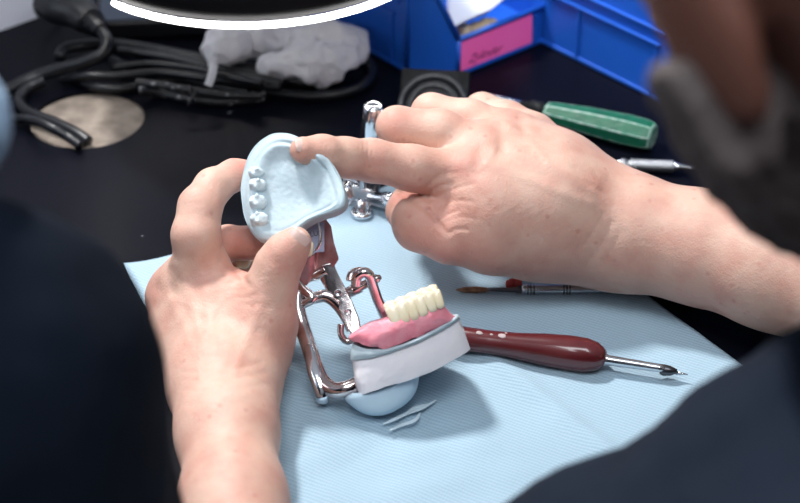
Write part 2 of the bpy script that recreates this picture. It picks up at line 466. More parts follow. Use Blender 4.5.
# =================================================================== RIGHT HAND (points at the cast)
def right_hand():
    fingers = {}
    K = 0.0035
    groups = []
    idx = [J(468, 178, .885, 27), J(412, 168, .87, 22.5), J(372, 160.5, .862, 21), J(345, 157.5, .853, 19.5), J(322, 153.5, .843, 18), J(303, 150, .836, 13.5)]
    mid = [J(485, 152, .895, 26), J(440, 132, .892, 22), J(397, 127, .892, 20), J(398, 150, .925, 18), J(408, 176, .93, 16), J(412, 192, .915, 14)]
    rng = [J(508, 138, .915, 25), J(470, 121, .915, 21), J(431, 113, .92, 19), J(428, 135, .95, 17), J(434, 160, .953, 15), J(440, 178, .94, 13)]
    lit = [J(532, 136, .935, 22), J(508, 121, .94, 19), J(482, 111, .95, 17.5), J(476, 130, .972, 15), J(480, 150, .97, 13), J(486, 164, .96, 12)]
    thb = [J(560, 238, .905, 34), J(492, 240, .885, 33), J(450, 233, .878, 30), J(420, 224, .878, 27), J(406, 211, .892, 19), J(405, 200, .90, 14)]
    palm = [
        [J(468, 178, .885, 30), J(540, 196, .89, 36), J(612, 224, .898, 40)],
        [J(485, 155, .895, 30), J(550, 182, .90, 34), J(610, 220, .902, 38)],
        [J(508, 139, .915, 27), J(560, 172, .912, 26), J(612, 218, .905, 30)],
        [J(532, 137, .935, 21), J(570, 174, .925, 19), J(612, 216, .908, 25)],
        [J(490, 205, .895, 30), J(540, 228, .90, 31), J(610, 236, .905, 42)],
        [J(488, 232, .885, 34), J(536, 240, .895, 27), J(612, 243, .905, 36)],
        [J(446, 206, .885, 18), J(490, 210, .882, 30), J(550, 214, .889, 32)],
        [J(485, 190, .886, 28), J(550, 205, .889, 36), J(610, 224, .90, 42)],
    ]
    fore = [J(608, 226, .900, 38), J(640, 234, .895, 43), J(700, 246, .886, 47), J(770, 268, .868, 49), J(860, 300, .843, 54)]
    fore2 = [J(608, 230, .903, 38), J(640, 236, .898, 43), J(700, 248, .890, 47), J(770, 270, .871, 49), J(860, 302, .846, 53)]
    def f(Q):
        pl = None
        for c in palm:
            for i in range(len(c) - 1):
                x = sd_cone(Q, c[i][0], c[i + 1][0], c[i][1], c[i + 1][1])
                pl = x if pl is None else smin(pl, x, 0.020)
        for c in (fore, fore2):
            for i in range(len(c) - 1):
                x = sd_cone(Q, c[i][0], c[i + 1][0], c[i][1], c[i + 1][1])
                pl = smin(pl, x, 0.014)
        fd = None
        for c in (idx, mid, rng, lit, thb):
            g = None
            for i in range(len(c) - 1):
                x = sd_cone(Q, c[i][0], c[i + 1][0], c[i][1], c[i + 1][1])
                g = x if g is None else smin(g, x, 0.004)
            fd = g if fd is None else smin(fd, g, 0.0012)
        return relief(Q, smin(pl, fd, 0.006), marks)
    marks = []
    def g(p, q, w, dep, dmax=.885, bend=0.0): marks.extend(arcline(p, q, bend, w, dep, dmax))
    # creases over the index finger joints
    for x, dp in ((363, .0004), (367, .0007), (371, .0009), (375, .0007), (380, .0004)): g((x - 3, 143), (x + 3, 168), 1.3, dp, .87, .10)
    for x, dp in ((325, .0005), (329, .0006), (333, .0004)): g((x - 1, 141), (x + 2, 160), 1.1, dp, .85, .10)
    # fan of creases where the finger meets the thumb web
    for (p, q) in (((423, 190), (446, 171)), ((424, 194), (460, 172)), ((426, 199), (452, 184)), ((427, 203), (474, 184)), ((430, 209), (458, 196)), ((431, 214), (472, 202)), ((436, 222), (458, 211)), ((440, 227), (476, 219)), ((447, 236), (468, 229))):
        g(p, q, 1.1 + .5 * ((p[0] * 7 + q[0]) % 3) / 2, .00045 + .0002 * ((p[0] + q[0]) % 4), .90, -.16 + .05 * (q[0] % 4))
    for (p, q) in (((452, 168), (470, 214)), ((462, 176), (486, 226)), ((444, 176), (458, 208)), ((480, 190), (508, 240)), ((500, 186), (526, 236)), ((520, 196), (548, 246))):
        g(p, q, 1.3, .00028, .90, .06)
    g((400, 194), (428, 210), 2.2, .0022, .90); g((428, 210), (446, 232), 2.0, .0016, .90)
    # knuckles
    for p, r, h_ in (((466, 160), 13, -.0022), ((487, 138), 12, -.0020), ((510, 122), 11, -.0018), ((531, 124), 10, -.0014)): marks.append(([p, p], r, h_ * .7, .93))
    for p, q in (((480, 150), (478, 172)), ((500, 130), (502, 150)), ((520, 118), (524, 134))): marks.append(([p, q], 6, .0007, .94))
    # tendons
    for p, q in (((482, 160), (590, 204)), ((500, 138), (592, 190)), ((522, 124), (598, 180)), ((540, 124), (602, 172))): g(p, q, 5, -.0012, .94)
    # veins and small folds on the back of the hand
    g((478, 170), (495, 147), 2.4, -.0008, .90, .1); g((505, 122), (548, 163), 2.6, -.0009, .92, -.06); g((548, 163), (600, 186), 2.6, -.0008, .92)
    g((512, 165), (545, 176), 1.6, .0004, .91, .05)
    for k in range(9): g((470 + 12 * k, 205 + 3 * k), (486 + 12 * k, 196 + 3 * k), 1.2, .00022, .90, .1)
    for k in range(7): g((478 + 14 * k, 232 + 2 * k), (490 + 14 * k, 220 + 2 * k), 1.2, .00022, .90, .1)
    # wrist creases
    for p, q, dp in (((578, 250), (602, 214), .0006), ((588, 262), (612, 222), .0005), ((598, 268), (620, 232), .0004), ((566, 250), (584, 226), .0003), ((584, 172), (606, 196), .0005), ((594, 172), (616, 198), .0004), ((575, 168), (592, 186), .0004)):
        g(p, q, 1.8, dp, .93, .06)
    allp = [p for c in palm + [idx, mid, rng, lit, thb, fore] for p in c]
    lo = np.min([np.array(p[0]) - p[1] * 1.3 for p in allp], 0); hi = np.max([np.array(p[0]) + p[1] * 1.3 for p in allp], 0)
    V, F = surface_nets(f, lo, hi, 0.00105)
    spots = [(W(300, 150, .83), .010, .45), (W(372, 160, .85), .009, .42), (W(468, 168, .868), .012, .5), (W(397, 118, .88), .010, .3),
             (W(436, 215, .868), .018, .55), (W(487, 142, .88), .010, .45), (W(512, 128, .90), .010, .4), (W(430, 105, .90), .009, .25),
             (W(405, 200, .885), .009, .8), (W(420, 195, .885), .012, .7), (W(460, 260, .87), .02, .35), (W(540, 165, .88), .006, .5), (W(733, 285, .85), .0015, 1.0),
             (W(560, 270, .88), .02, .3), (W(700, 290, .88), .03, .3)]
    return V, F, spots, idx

# =================================================================== LEFT HAND (holds the articulator and cast)
def left_hand():
    idx = [J(200, 272, .845, 27), J(196, 235, .835, 23.5), J(200, 207, .838, 21), J(213, 187, .846, 18), J(234, 175, .855, 15), J(254, 173, .858, 13)]
    mid = [J(192, 282, .855, 25), J(208, 258, .865, 18), J(228, 243, .865, 17), J(248, 243, .862, 15.5), J(268, 244, .862, 13)]
    rng = [J(182, 292, .868, 24), J(200, 272, .885, 17), J(225, 262, .885, 15), J(246, 264, .88, 13)]
    lit = [J(172, 300, .872, 22), J(185, 290, .892, 15), J(212, 284, .895, 13), J(232, 284, .89, 12)]
    thb = [J(240, 372, .825, 34), J(263, 318, .828, 32), J(270, 290, .826, 26), J(278, 266, .822, 22.5), J(287, 252, .82, 20), J(296, 242, .818, 15.5)]
    palm = [
        [J(205, 270, .845, 25), J(215, 320, .84, 36), J(225, 385, .813, 37)],
        [J(190, 277, .855, 26), J(200, 325, .85, 34), J(218, 385, .815, 36)],
        [J(179, 288, .865, 25), J(190, 330, .855, 30), J(212, 385, .816, 34)],
        [J(170, 298, .87, 22), J(184, 335, .86, 24), J(206, 385, .818, 31)],
        [J(238, 300, .84, 28), J(245, 330, .84, 36), J(236, 385, .814, 36)],
        [J(262, 322, .835, 33), J(252, 350, .835, 34), J(238, 390, .813, 34)],
    ]
    fore = [J(224, 385, .816, 46), J(227, 430, .788, 46.5), J(234, 503, .750, 49), J(248, 600, .70, 52)]
    marks = []
    def g(p, q, w, dep, dmax=.85, bend=0.0): marks.extend(arcline(p, q, bend, w, dep, dmax))
    for y, dp in ((196, .0004), (200, .0007), (204, .0008), (208, .0005)): g((183, y + 2), (214, y - 3), 1.4, dp, .85, -.10)
    for y, dp in ((258, .0004), (262, .0007), (266, .0008), (270, .0006), (275, .0004)): g((262, y + 1), (294, y + 5), 1.3, dp, .83, -.10)
    g((221, 258), (248, 284), 2.6, .0016, .86); g((212, 238), (222, 262), 1.8, .0006, .86)
    for k in range(5): g((222 + 5 * k, 276 + 7 * k), (246 + 3 * k, 268 + 9 * k), 1.6, .0005, .85, .1)
    for p, r, h_ in (((200, 262), 12, -.0016), ((180, 268), 10, -.0018), ((164, 282), 9, -.0016), ((156, 296), 8, -.0012)): marks.append(([p, p], r, h_ * .6, .87))
    for p, q in (((190, 258), (188, 282)), ((172, 270), (172, 292))): marks.append(([p, q], 5, .0006, .87))
    for p, q in (((262, 300), (234, 372)), ((203, 275), (214, 350)), ((185, 278), (204, 350)), ((168, 292), (194, 350))): g(p, q, 4.5, -.0011, .87)
    g((236, 290), (206, 330), 2.4, -.0006, .86, .1); g((206, 330), (200, 380), 2.4, -.0006, .86, .1); g((178, 300), (210, 316), 2.2, -.0005, .87)
    for k, (p, q) in enumerate((((184, 372), (262, 362)), ((184, 380), (266, 372)), ((186, 390), (264, 384)), ((186, 404), (250, 400)))): g(p, q, 1.8, .0004 - .00005 * k, .84, .05)
    for k in range(8): g((200 + 7 * k, 320 + (k % 3) * 14), (212 + 7 * k, 314 + (k % 3) * 14), 1.2, .00022, .85, .1)
    def f(Q):
        pl = None
        for c in palm:
            for i in range(len(c) - 1):
                x = sd_cone(Q, c[i][0], c[i + 1][0], c[i][1], c[i + 1][1])
                pl = x if pl is None else smin(pl, x, 0.011)
        for i in range(len(fore) - 1):
            pl = smin(pl, sd_cone(Q, fore[i][0], fore[i + 1][0], fore[i][1], fore[i + 1][1]), 0.014)
        fd = None
        for c in (idx, mid, rng, lit, thb):
            g = None
            for i in range(len(c) - 1):
                x = sd_cone(Q, c[i][0], c[i + 1][0], c[i][1], c[i + 1][1])
                g = x if g is None else smin(g, x, 0.004)
            fd = g if fd is None else smin(fd, g, 0.0012)
        return relief(Q, smin(pl, fd, 0.006), marks)
    allp = [p for c in palm + [idx, mid, rng, lit, thb, fore] for p in c]
    lo = np.min([np.array(p[0]) - p[1] * 1.3 for p in allp], 0); hi = np.max([np.array(p[0]) + p[1] * 1.3 for p in allp], 0)
    V, F = surface_nets(f, lo, hi, 0.00105)
    spots = [(W(245, 170, .85), .012, .5), (W(200, 200, .82), .010, .35), (W(240, 240, .855), .012, .75), (W(290, 255, .81), .010, .3),
             (W(160, 300, .86), .014, .55), (W(238, 272, .835), .010, .6), (W(280, 264, .81), .008, .4), (W(250, 300, .81), .012, .3), (W(205, 275, .83), .010, .35),
             (W(285, 340, .82), .015, .4)]
    return V, F, spots, thb

# =================================================================== coarse bodies
HEADC = Vector((0.1290, -0.3545, 0.3680))
def head_frame(face_dir, up_dir):
    y = Vector(face_dir).normalized(); z = Vector(up_dir); z = (z - y * z.dot(y)).normalized(); x = y.cross(z)
    return x, y, z

def head_fn(c, fr, s=1.0):
    x, y, z = fr
    R = np.array([[x[i], y[i], z[i]] for i in range(3)])   # columns: local axes
    def loc(p): return c + (x * p[0] + y * p[1] + z * p[2]) * s
    def f(Q):
        d = sd_ell(Q, loc((0, -.01, .025)), np.array((.074, .092, .088)) * s, R)             # skull
        d = smin(d, sd_ell(Q, loc((0, .035, -.045)), np.array((.052, .052, .062)) * s, R), .02 * s)   # face and jaw
        d = smin(d, sd_ell(Q, loc((0, .072, -.086)), np.array((.022, .018, .018)) * s, R), .015 * s)  # chin
        d = smin(d, sd_cone(Q, loc((0, .088, .012)), loc((0, .112, -.024)), .007 * s, .012 * s), .008 * s)   # nose
        d = smin(d, sd_cone(Q, loc((-.024, .086, -.057)), loc((.024, .086, -.057)), .006 * s, .006 * s), .006 * s)  # lips
        d = smin(d, sd_cone(Q, loc((-.036, .078, .028)), loc((.036, .078, .028)), .007 * s, .007 * s), .010 * s)    # brow
        for sx in (-1, 1):
            d = smin(d, sd_ell(Q, loc((sx * .076, -.012, -.005)), np.array((.007, .018, .032)) * s, R), .004 * s)   # ears
            e = sd_ell(Q, loc((sx * .031, .094, .008)), np.array((.014, .012, .010)) * s, R)                        # eye hollows
            d = -smin(-d, e, .006 * s)
            d = smin(d, sd_ell(Q, loc((sx * .031, .080, .008)), np.array((.012, .010, .009)) * s, R), .002 * s)
        return d
    return f, loc, R

# ------------------------------------------------------------------ the bearded man
man = empty('person', (0.17, -0.42, 0.0), 'bearded man in a navy t-shirt bending over the desk, pointing at the plaster cast', 'person')
rV, rF, rS, r_idx = right_hand()
lV, lF, lS, l_thb = left_hand()
MF = head_frame((-0.42, 0.80, -0.52), (-0.48, 0.42, 0.77))
mh, mloc, mR = head_fn(HEADC, MF, 1.0)
NECK = Vector((0.195, -0.43, 0.215))
LSH = Vector((0.085, -0.44, 0.11)); RSH = Vector((0.345, -0.38, 0.14))
R_EL = Vector((0.345, -0.17, 0.045)); L_EL = Vector((-0.012, -0.425, 0.034))
RW0 = W(850, 299, .846); LW0 = W(246, 590, .706)
def man_body(Q):
    d = mh(Q)
    d = smin(d, sd_cone(Q, mloc((0, -.025, -.045)), NECK, .052, .058), .02)
    d = smin(d, sd_cone(Q, NECK, LSH, .05, .045), .03)
    d = smin(d, sd_cone(Q, NECK, RSH, .05, .045), .03)
    d = smin(d, sd_cone(Q, (.21, -.50, .10), (.23, -.56, -.12), .095, .10, (Vector((.2, 1, 0)).normalized(), .75)), .04)
    d = smin(d, sd_cone(Q, LSH, L_EL, .042, .036), .02)
    d = smin(d, sd_cone(Q, L_EL, LW0, .036, .0225), .01)
    d = smin(d, sd_cone(Q, RSH, R_EL, .042, .038), .02)
    d = smin(d, sd_cone(Q, R_EL, RW0, .038, .0305), .01)
    return d
bV, bF = surface_nets(man_body, (-.09, -.70, -.25), (.44, -.0, .48), .0045)
V = np.concatenate([rV, lV, bV]); F = np.concatenate([rF, lF + len(rV), bF + len(rV) + len(lV)])
me = np_mesh('body', V, F)
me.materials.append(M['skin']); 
flush_attr(me, rS + lS, V)
# the face and neck are darker than the forearms, fading at the collar
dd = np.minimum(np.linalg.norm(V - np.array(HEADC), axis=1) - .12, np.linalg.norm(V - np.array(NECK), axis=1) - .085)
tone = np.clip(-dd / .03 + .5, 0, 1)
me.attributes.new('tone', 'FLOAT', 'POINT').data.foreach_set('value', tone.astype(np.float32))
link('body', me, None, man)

# beard
def beard_fn(Q):
    d = mh(Q) - .008
    q = (Q - np.array(HEADC, np.float32)) @ np.array(mR, np.float32)
    cut = np.maximum(q[:, 2] - (-.012 - .35 * np.clip(q[:, 1], 0, .09) ), -(q[:, 1] + .012))
    mouth = sd_ell(Q, mloc((0, .10, -.055)), (.022, .02, .008), mR)
    return np.maximum(np.maximum(d, cut), -mouth)
def noisy(V, F, amp, sc, ridged=False):
    v0, v1, v2 = V[F[:, 0]], V[F[:, 1]], V[F[:, 2]]
    fn = np.cross(v1 - v0, v2 - v0); N = np.zeros_like(V)
    for k in range(4): np.add.at(N, F[:, k], fn)
    N /= np.linalg.norm(N, axis=1)[:, None] + 1e-12
    out = V.copy()
    for i in range(len(V)):
        p = Vector(V[i]) * sc
        if ridged:
            a = 1 - abs(mn.noise(p)) * 2.2; b2 = 1 - abs(mn.noise(p * 2.3 + Vector((3, 1, 7)))) * 2.2
            n = a * .65 + b2 * .35 - .5
        else: n = mn.fractal(p, 0.8, 2.0, 3)
        out[i] += N[i] * n * amp
    return out
hl = np.array(HEADC)
bV, bF = surface_nets(beard_fn, hl - .19, hl + .19, .0035)
link('beard', np_mesh('beard', noisy(bV, bF, .0018, 120), bF), M['beard'], man)
def hair_fn(Q):
    d = mh(Q) - .007
    q = (Q - hl.astype(np.float32)) @ np.array(mR, np.float32)
    return np.maximum(d, np.minimum(-(q[:, 2] - .055 - .4 * q[:, 1]), 1) )
bV, bF = surface_nets(hair_fn, hl - .16, hl + .16, .0035)
link('hair', np_mesh('hair', noisy(bV, bF, .003, 90), bF), M['hair'], man)
for sx in (-1, 1):
    bm = bmesh.new(); bmesh.ops.create_uvsphere(bm, u_segments=16, v_segments=10, radius=.0105)
    bmesh.ops.translate(bm, verts=bm.verts, vec=mloc((sx * .031, .0775, .008)))
    bm_obj('eye', bm, mat('eye_white_%d' % (sx + 1), (.6, .58, .55), .2), man)

# shirt: follows torso and upper arms, with soft folds
def shirt_fn(Q):
    d = sd_cone(Q, (.180, -.391, .216), (.062, -.381, .105), .051, .048)
    d = smin(d, sd_cone(Q, (.062, -.381, .105), (.02, -.42, .05), .048, .050), .02)
    d = smin(d, sd_cone(Q, W(735, 425, .55), W(700, 408, .55), .012, .006), .008)
    d = smin(d, sd_cone(Q, NECK + Vector((0, -.01, -.03)), RSH, .066, .058), .03)
    d = smin(d, sd_cone(Q, (.21, -.50, .10), (.23, -.56, -.12), .11, .115, (Vector((.2, 1, 0)).normalized(), .75)), .05)
    d = smin(d, sd_cone(Q, RSH, RSH.lerp(R_EL, .55), .055, .05), .02)
    d = smin(d, sd_cone(Q, NECK, (.15, -.43, .15), .055, .06), .02)
    d = smin(d, sd_cone(Q, NECK + Vector((-.01, -.01, -.03)), LSH, .062, .058), .03)
    d = smin(d, sd_cone(Q, LSH, LSH.lerp(L_EL, .55), .057, .050), .02)
    neck = sd_cone(Q, NECK + Vector((0, 0, -.005)), mloc((0, 0, -.02)), .059, .085)
    d = np.maximum(d, -neck)
    return d
bV, bF = surface_nets(shirt_fn, (-.06, -.72, -.28), (.47, -.18, .30), .0045)
link('shirt', np_mesh('shirt', noisy(bV, bF, .005, 16), bF), M['navy'], man)

# fingernails: thin curved plates lying on the finger
def nail(name, centre, axis, normal, length, width, parent, curve=0.9):
    axis = Vector(axis).normalized(); normal = Vector(normal); normal = (normal - axis * normal.dot(axis)).normalized(); side = axis.cross(normal)
    bm = bmesh.new(); n = 12
    R_ = width / 2 / math.sin(curve)
    for lay, off in ((0, 0.0), (1, -.0006)):
        pass
    grid = []
    for i in range(n + 1):
        u = -1 + 2 * i / n; row = []
        for j in range(n + 1):
            v = -1 + 2 * j / n
            # squircle mapping: rounded ends
            uu = u * math.sqrt(1 - .35 * v * v); vv = v * math.sqrt(1 - .30 * u * u)
            a = vv * curve
            row.append(bm.verts.new(Vector(centre) + axis * (uu * length / 2) + side * (math.sin(a) * R_) + normal * ((math.cos(a) - 1) * R_ - .0012 * max(0, uu) ** 2)))
        grid.append(row)
    for i in range(n):
        for j in range(n): bm.faces.new((grid[i][j], grid[i + 1][j], grid[i + 1][j + 1], grid[i][j + 1]))
    o = bm_obj(name, bm, M['nail'], parent)
    md = o.modifiers.new('sol', 'SOLIDIFY'); md.thickness = .0009; md.offset = -1
    return o
VIEW = (-FW)
ax = (W(300, 149, .836) - W(322, 152, .843)).normalized()
nm = (VIEW * .92 + UP * .40)
nail('fingernail', W(306, 149.5, .837) + nm.normalized() * .0067, ax, nm, .0105, .0088, man)
ax = (W(298, 239, .817) - W(286, 253, .82)).normalized()
nm = (VIEW * .93 + UP * .22 + RT * .22)
nail('fingernail', W(292, 246, .819) + nm.normalized() * .0087, ax, nm, .0125, .0122, man)

# ------------------------------------------------------------------ the second person, on the left
pup = empty('person', (-0.22, -0.42, 0.0), 'person in black clothing with a light blue face covering, cut off by the left edge', 'person')
SC = Vector((-.234, -.375, .335))
SF = head_frame((0.85, 0.45, -0.30), (0.25, 0.2, 0.95))
sh, sloc, sR = head_fn(SC, SF, 1.0)
SNECK = Vector((-.245, -.425, .22)); S_R = Vector((-.142, -.375, .205)); S_L = Vector((-.40, -.44, .17))
def pup_body(Q):
    d = sh(Q)
    d = smin(d, sd_cone(Q, sloc((0, -.025, -.045)), SNECK, .05, .052), .02)
    d = smin(d, sd_cone(Q, SNECK, S_R + Vector((-.02, -.02, -.02)), .045, .04), .03)
    d = smin(d, sd_cone(Q, SNECK, S_L, .045, .045), .03)
    d = smin(d, sd_cone(Q, (-.26, -.47, .10), (-.27, -.52, -.15), .085, .09, ((0, 1, 0), .75)), .04)
    d = smin(d, sd_cone(Q, S_R, (-.15, -.43, -.06), .036, .032), .02)
    d = smin(d, sd_cone(Q, S_L, (-.42, -.40, -.04), .04, .034), .02)
    d = smin(d, sd_cone(Q, (-.15, -.43, -.06), (-.17, -.56, -.10), .032, .024), .02)
    d = smin(d, sd_cone(Q, (-.42, -.40, -.04), (-.40, -.54, -.08), .032, .024), .02)
    return d
bV, bF = surface_nets(pup_body, (-.50, -.66, -.30), (-.08, -.25, .48), .0045)
me = np_mesh('body', bV, bF); flush_attr(me, [(SC, .01, 0)], bV)
link('body', me, M['skin'], pup)
def pshirt(Q):
    d = sd_cone(Q, (-.139, -.365, .197), (-.141, -.375, .06), .061, .074)
    d = smin(d, sd_cone(Q, (-.152, -.375, .06), (-.155, -.43, -.06), .066, .055), .02)
    d = smin(d, sd_cone(Q, SNECK + Vector((0, 0, -.02)), (-.155, -.38, .20), .062, .062), .03)
    d = smin(d, sd_cone(Q, SNECK + Vector((0, 0, -.02)), S_L, .06, .058), .03)
    d = smin(d, sd_cone(Q, (-.25, -.47, .10), (-.27, -.52, -.15), .10, .105, ((0, 1, 0), .75)), .05)
    d = smin(d, sd_cone(Q, S_L, (-.42, -.40, -.04), .055, .05), .02)
    d = np.maximum(d, -sd_cone(Q, SNECK + Vector((0, 0, .005)), sloc((0, 0, -.01)), .055, .08))
    return d
bV, bF = surface_nets(pshirt, (-.53, -.68, -.28), (-.05, -.26, .32), .0045)
link('shirt', np_mesh('shirt', noisy(bV, bF, .004, 14), bF), M['black_cloth'], pup)
def mask_fn(Q):
    d = np.abs(sh(Q) - .010) - .002
    q = (Q - np.array(SC, np.float32)) @ np.array(sR, np.float32)
    cut = np.maximum(np.maximum(q[:, 2] - .004, -(q[:, 2] + .125)), -(q[:, 1] - .018))
    return np.maximum(d, cut)
sl_ = np.array(SC)
bV, bF = surface_nets(mask_fn, sl_ - .19, sl_ + .19, .003)
link('face_mask', np_mesh('face_mask', bV, bF), M['mask_blue'], pup)
def phair(Q):
    d = sh(Q) - .010
    q = (Q - sl_.astype(np.float32)) @ np.array(sR, np.float32)
    return np.maximum(d, -(q[:, 2] - .03 - .9 * q[:, 1]))
bV, bF = surface_nets(phair, sl_ - .16, sl_ + .16, .0035)
link('hair', np_mesh('hair', noisy(bV, bF, .003, 90), bF), M['hair'], pup)

# ------------------------------------------------------------------ desk with a round cable hole
wa, wb = P(0, 31), P(50, 13)
wd = (wb - wa); wd.z = 0; wd.normalize(); wn = Vector((-wd.y, wd.x, 0))
def wall_at_x(x): return wa.y + (x - wa.x) * wd.y / wd.x
BACK = .62
xb = wa.x + (BACK - wa.y) * wd.x / wd.y
DESK = [Vector((-.75, -.325, 0)), Vector((.85, -.325, 0)), Vector((.85, BACK, 0)), Vector((xb, BACK, 0)), Vector((-.75, wall_at_x(-.75), 0))]
desk = empty('desk', (0, .15, 0), 'black laminate desk with a round cable hole, dusted with white specks', 'desk')
hc = (P(31, 119) + P(144, 119)) / 2; hr = (P(144, 118) - P(31, 118)).length / 2
def holed_slab(z0, z1):
    bm = bmesh.new(); n = 96
    inner, outer = [], []
    for i in range(n):
        a = 2 * math.pi * i / n; d = Vector((math.cos(a), math.sin(a), 0)); t = 99
        for k in range(len(DESK)):
            p, q = DESK[k], DESK[(k + 1) % len(DESK)]; e = q - p
            den = d.x * e.y - d.y * e.x
            if abs(den) < 1e-9: continue
            tt = ((p.x - hc.x) * e.y - (p.y - hc.y) * e.x) / den
            uu = ((p.x - hc.x) * d.y - (p.y - hc.y) * d.x) / den
            if tt > 0 and -1e-6 <= uu <= 1 + 1e-6: t = min(t, tt)
        inner.append((hc.x + d.x * hr, hc.y + d.y * hr)); outer.append((hc.x + d.x * t, hc.y + d.y * t))
    for c in DESK:
        k = min(range(n), key=lambda i: (outer[i][0] - c.x) ** 2 + (outer[i][1] - c.y) ** 2); outer[k] = (c.x, c.y)
    it = [bm.verts.new((x, y, z1)) for x, y in inner]; ot = [bm.verts.new((x, y, z1)) for x, y in outer]
    ib = [bm.verts.new((x, y, z0)) for x, y in inner]; ob = [bm.verts.new((x, y, z0)) for x, y in outer]
    for i in range(n):
        j = (i + 1) % n
        bm.faces.new((it[i], ot[i], ot[j], it[j])); bm.faces.new((ib[i], ib[j], ob[j], ob[i]))
        bm.faces.new((it[i], it[j], ib[j], ib[i])); bm.faces.new((ot[i], ob[i], ob[j], ot[j]))
    return bm
bm_obj('desktop', holed_slab(-.0025, 0), M['desk'], desk, smooth=False)
bm = bmesh.new(); cen = sum(DESK, Vector()) / 5
add_prism(bm, [cen + (p - cen) * .997 + Vector((0, 0, -.0265)) for p in DESK], (0, 0, .024))
bm_obj('core_board', bm, M['board'], desk, smooth=False)
for x, y in ((-.68, -.25), (.78, -.25), (.78, .55), (.12, .55)):
    bm = bmesh.new(); add_box(bm, (x, y, -.391), (1, 0, 0), (0, 1, 0), (0, 0, 1), .045, .045, .728)
    bm_obj('leg', bm, M['dark_steel'], desk, bevel=.003)

# setting: floor and grey wall behind
bm = bmesh.new(); add_box(bm, (0, .3, -.765), (1, 0, 0), (0, 1, 0), (0, 0, 1), 5, 5, .02)
tag(bm_obj('floor', bm, M['floor'], smooth=False), kind='structure')
bm = bmesh.new(); add_box(bm, wa + wd * .05 + wn * .013 + Vector((0, 0, -.165)), wd, wn, (0, 0, 1), 1.5, .02, 1.18)
tag(bm_obj('wall_back', bm, M['wall'], smooth=False), kind='structure')

# ------------------------------------------------------------------ blue crepe paper sheet
pc_ = [P(124, 271), P(466, 163), P(746, 370), P(380, 720)]
def paper_h(x, y, u, v):
    h = .0012 + .0006 * mn.noise(Vector((x * 22, y * 22, 0)))
    a = P(380, 440)
    g = math.exp(-(((x - a.x) / .09) ** 2 + ((y - a.y) / .07) ** 2))
    h += g * (.0006 + .0030 * mn.noise(Vector((x * 38 + 3, y * 46, 1))))
    # crease running down to the front
    c0, c1 = P(488, 358), P(590, 438)
    e = (c1 - c0); L = e.length; e /= L
    t = (Vector((x, y, 0)) - c0).dot(e); s_ = (x - c0.x) * e.y - (y - c0.y) * e.x
    if -.02 < t < L + .03: h += .0022 * math.exp(-(s_ / .006) ** 2) * min(1, max(0, (t + .02) / .03))
    # lifted left corner
    q = P(124, 271); dd = math.hypot(x - q.x, y - q.y)
    h += .004 * max(0, 1 - dd / .03) ** 2
    # gathered pleats towards the front left
    q = P(300, 400); dd = math.hypot(x - q.x, y - q.y)
    h += .0022 * math.exp(-(dd / .035) ** 2) * (.5 + .5 * math.sin((x * .8 + y * .6) * 420))
    return max(h, .0006)
bm = bmesh.new(); n = 150; g = []
for i in range(n + 1):
    row = []
    for j in range(n + 1):
        u, v = i / n, j / n
        p = (pc_[0] * (1 - u) + pc_[1] * u) * (1 - v) + (pc_[3] * (1 - u) + pc_[2] * u) * v
        e = .0006 * mn.noise(p * 60)
        row.append(bm.verts.new((p.x + e, p.y + e, paper_h(p.x, p.y, u, v))))
    g.append(row)
for i in range(n):
    for j in range(n): bm.faces.new((g[i][j], g[i + 1][j], g[i + 1][j + 1], g[i][j + 1]))
o = bm_obj('paper_sheet', bm, M['paper_blue'])
tag(o, 'light blue embossed crepe paper sheet spread on the black desk', 'paper')
md = o.modifiers.new('sol', 'SOLIDIFY'); md.thickness = .0004; md.offset = 1

# ------------------------------------------------------------------ upper plaster cast, held in the left hand
cast = empty('plaster_cast', W(288, 190, .835), 'pale blue upper jaw plaster cast with four plaster teeth, held up by fingers', 'dental cast')
cz = (VIEW * .90 + UP * .30 - RT * .30).normalized()          # the biting side looks up and towards the eye
cxv = (RT - cz * RT.dot(cz)).normalized(); cyv = cz.cross(cxv)
CC = W(288, 190, .830)
def cast_xy(px, py):         # a point of the cast's upper plane, as its own x,y
    r = ray(px, py); t = (CC - CAM).dot(cz) / r.dot(cz); q = CAM + r * t - CC
    return Vector((q.dot(cxv), q.dot(cyv)))
outl = [(238, 186), (241, 168), (248, 150), (258, 138), (270, 131.5), (284, 131), (296, 135), (308, 141), (320, 151), (331, 165), (337, 179), (340, 193), (338, 202), (328, 208),
        (312, 213), (299, 220), (286, 231), (272, 238), (258, 238), (248, 228), (241, 210)]
ol = [cast_xy(*p) for p in outl]
ol = [Vector((p.x, p.y)) for p in catmull([Vector((p.x, p.y, 0)) for p in ol + [ol[0]]], 8)[:-1]]
c0 = cast_xy(292, 186)
arch = [cast_xy(*p) for p in [(262, 232), (256, 222), (253, 205), (253, 188), (257, 168), (265, 152), (278, 143), (292, 143), (304, 148), (314, 157)]]
arch = [Vector((p.x, p.y)) for p in catmull([Vector((p.x, p.y, 0)) for p in arch], 8)]
teeth = [(259, 223, .0032), (257, 206, .0034), (255, 189, .0034), (256, 174, .0030)]
tt = [(cast_xy(a, b), r) for a, b, r in teeth]
mmpx = (cast_xy(289, 190) - cast_xy(288, 190)).length
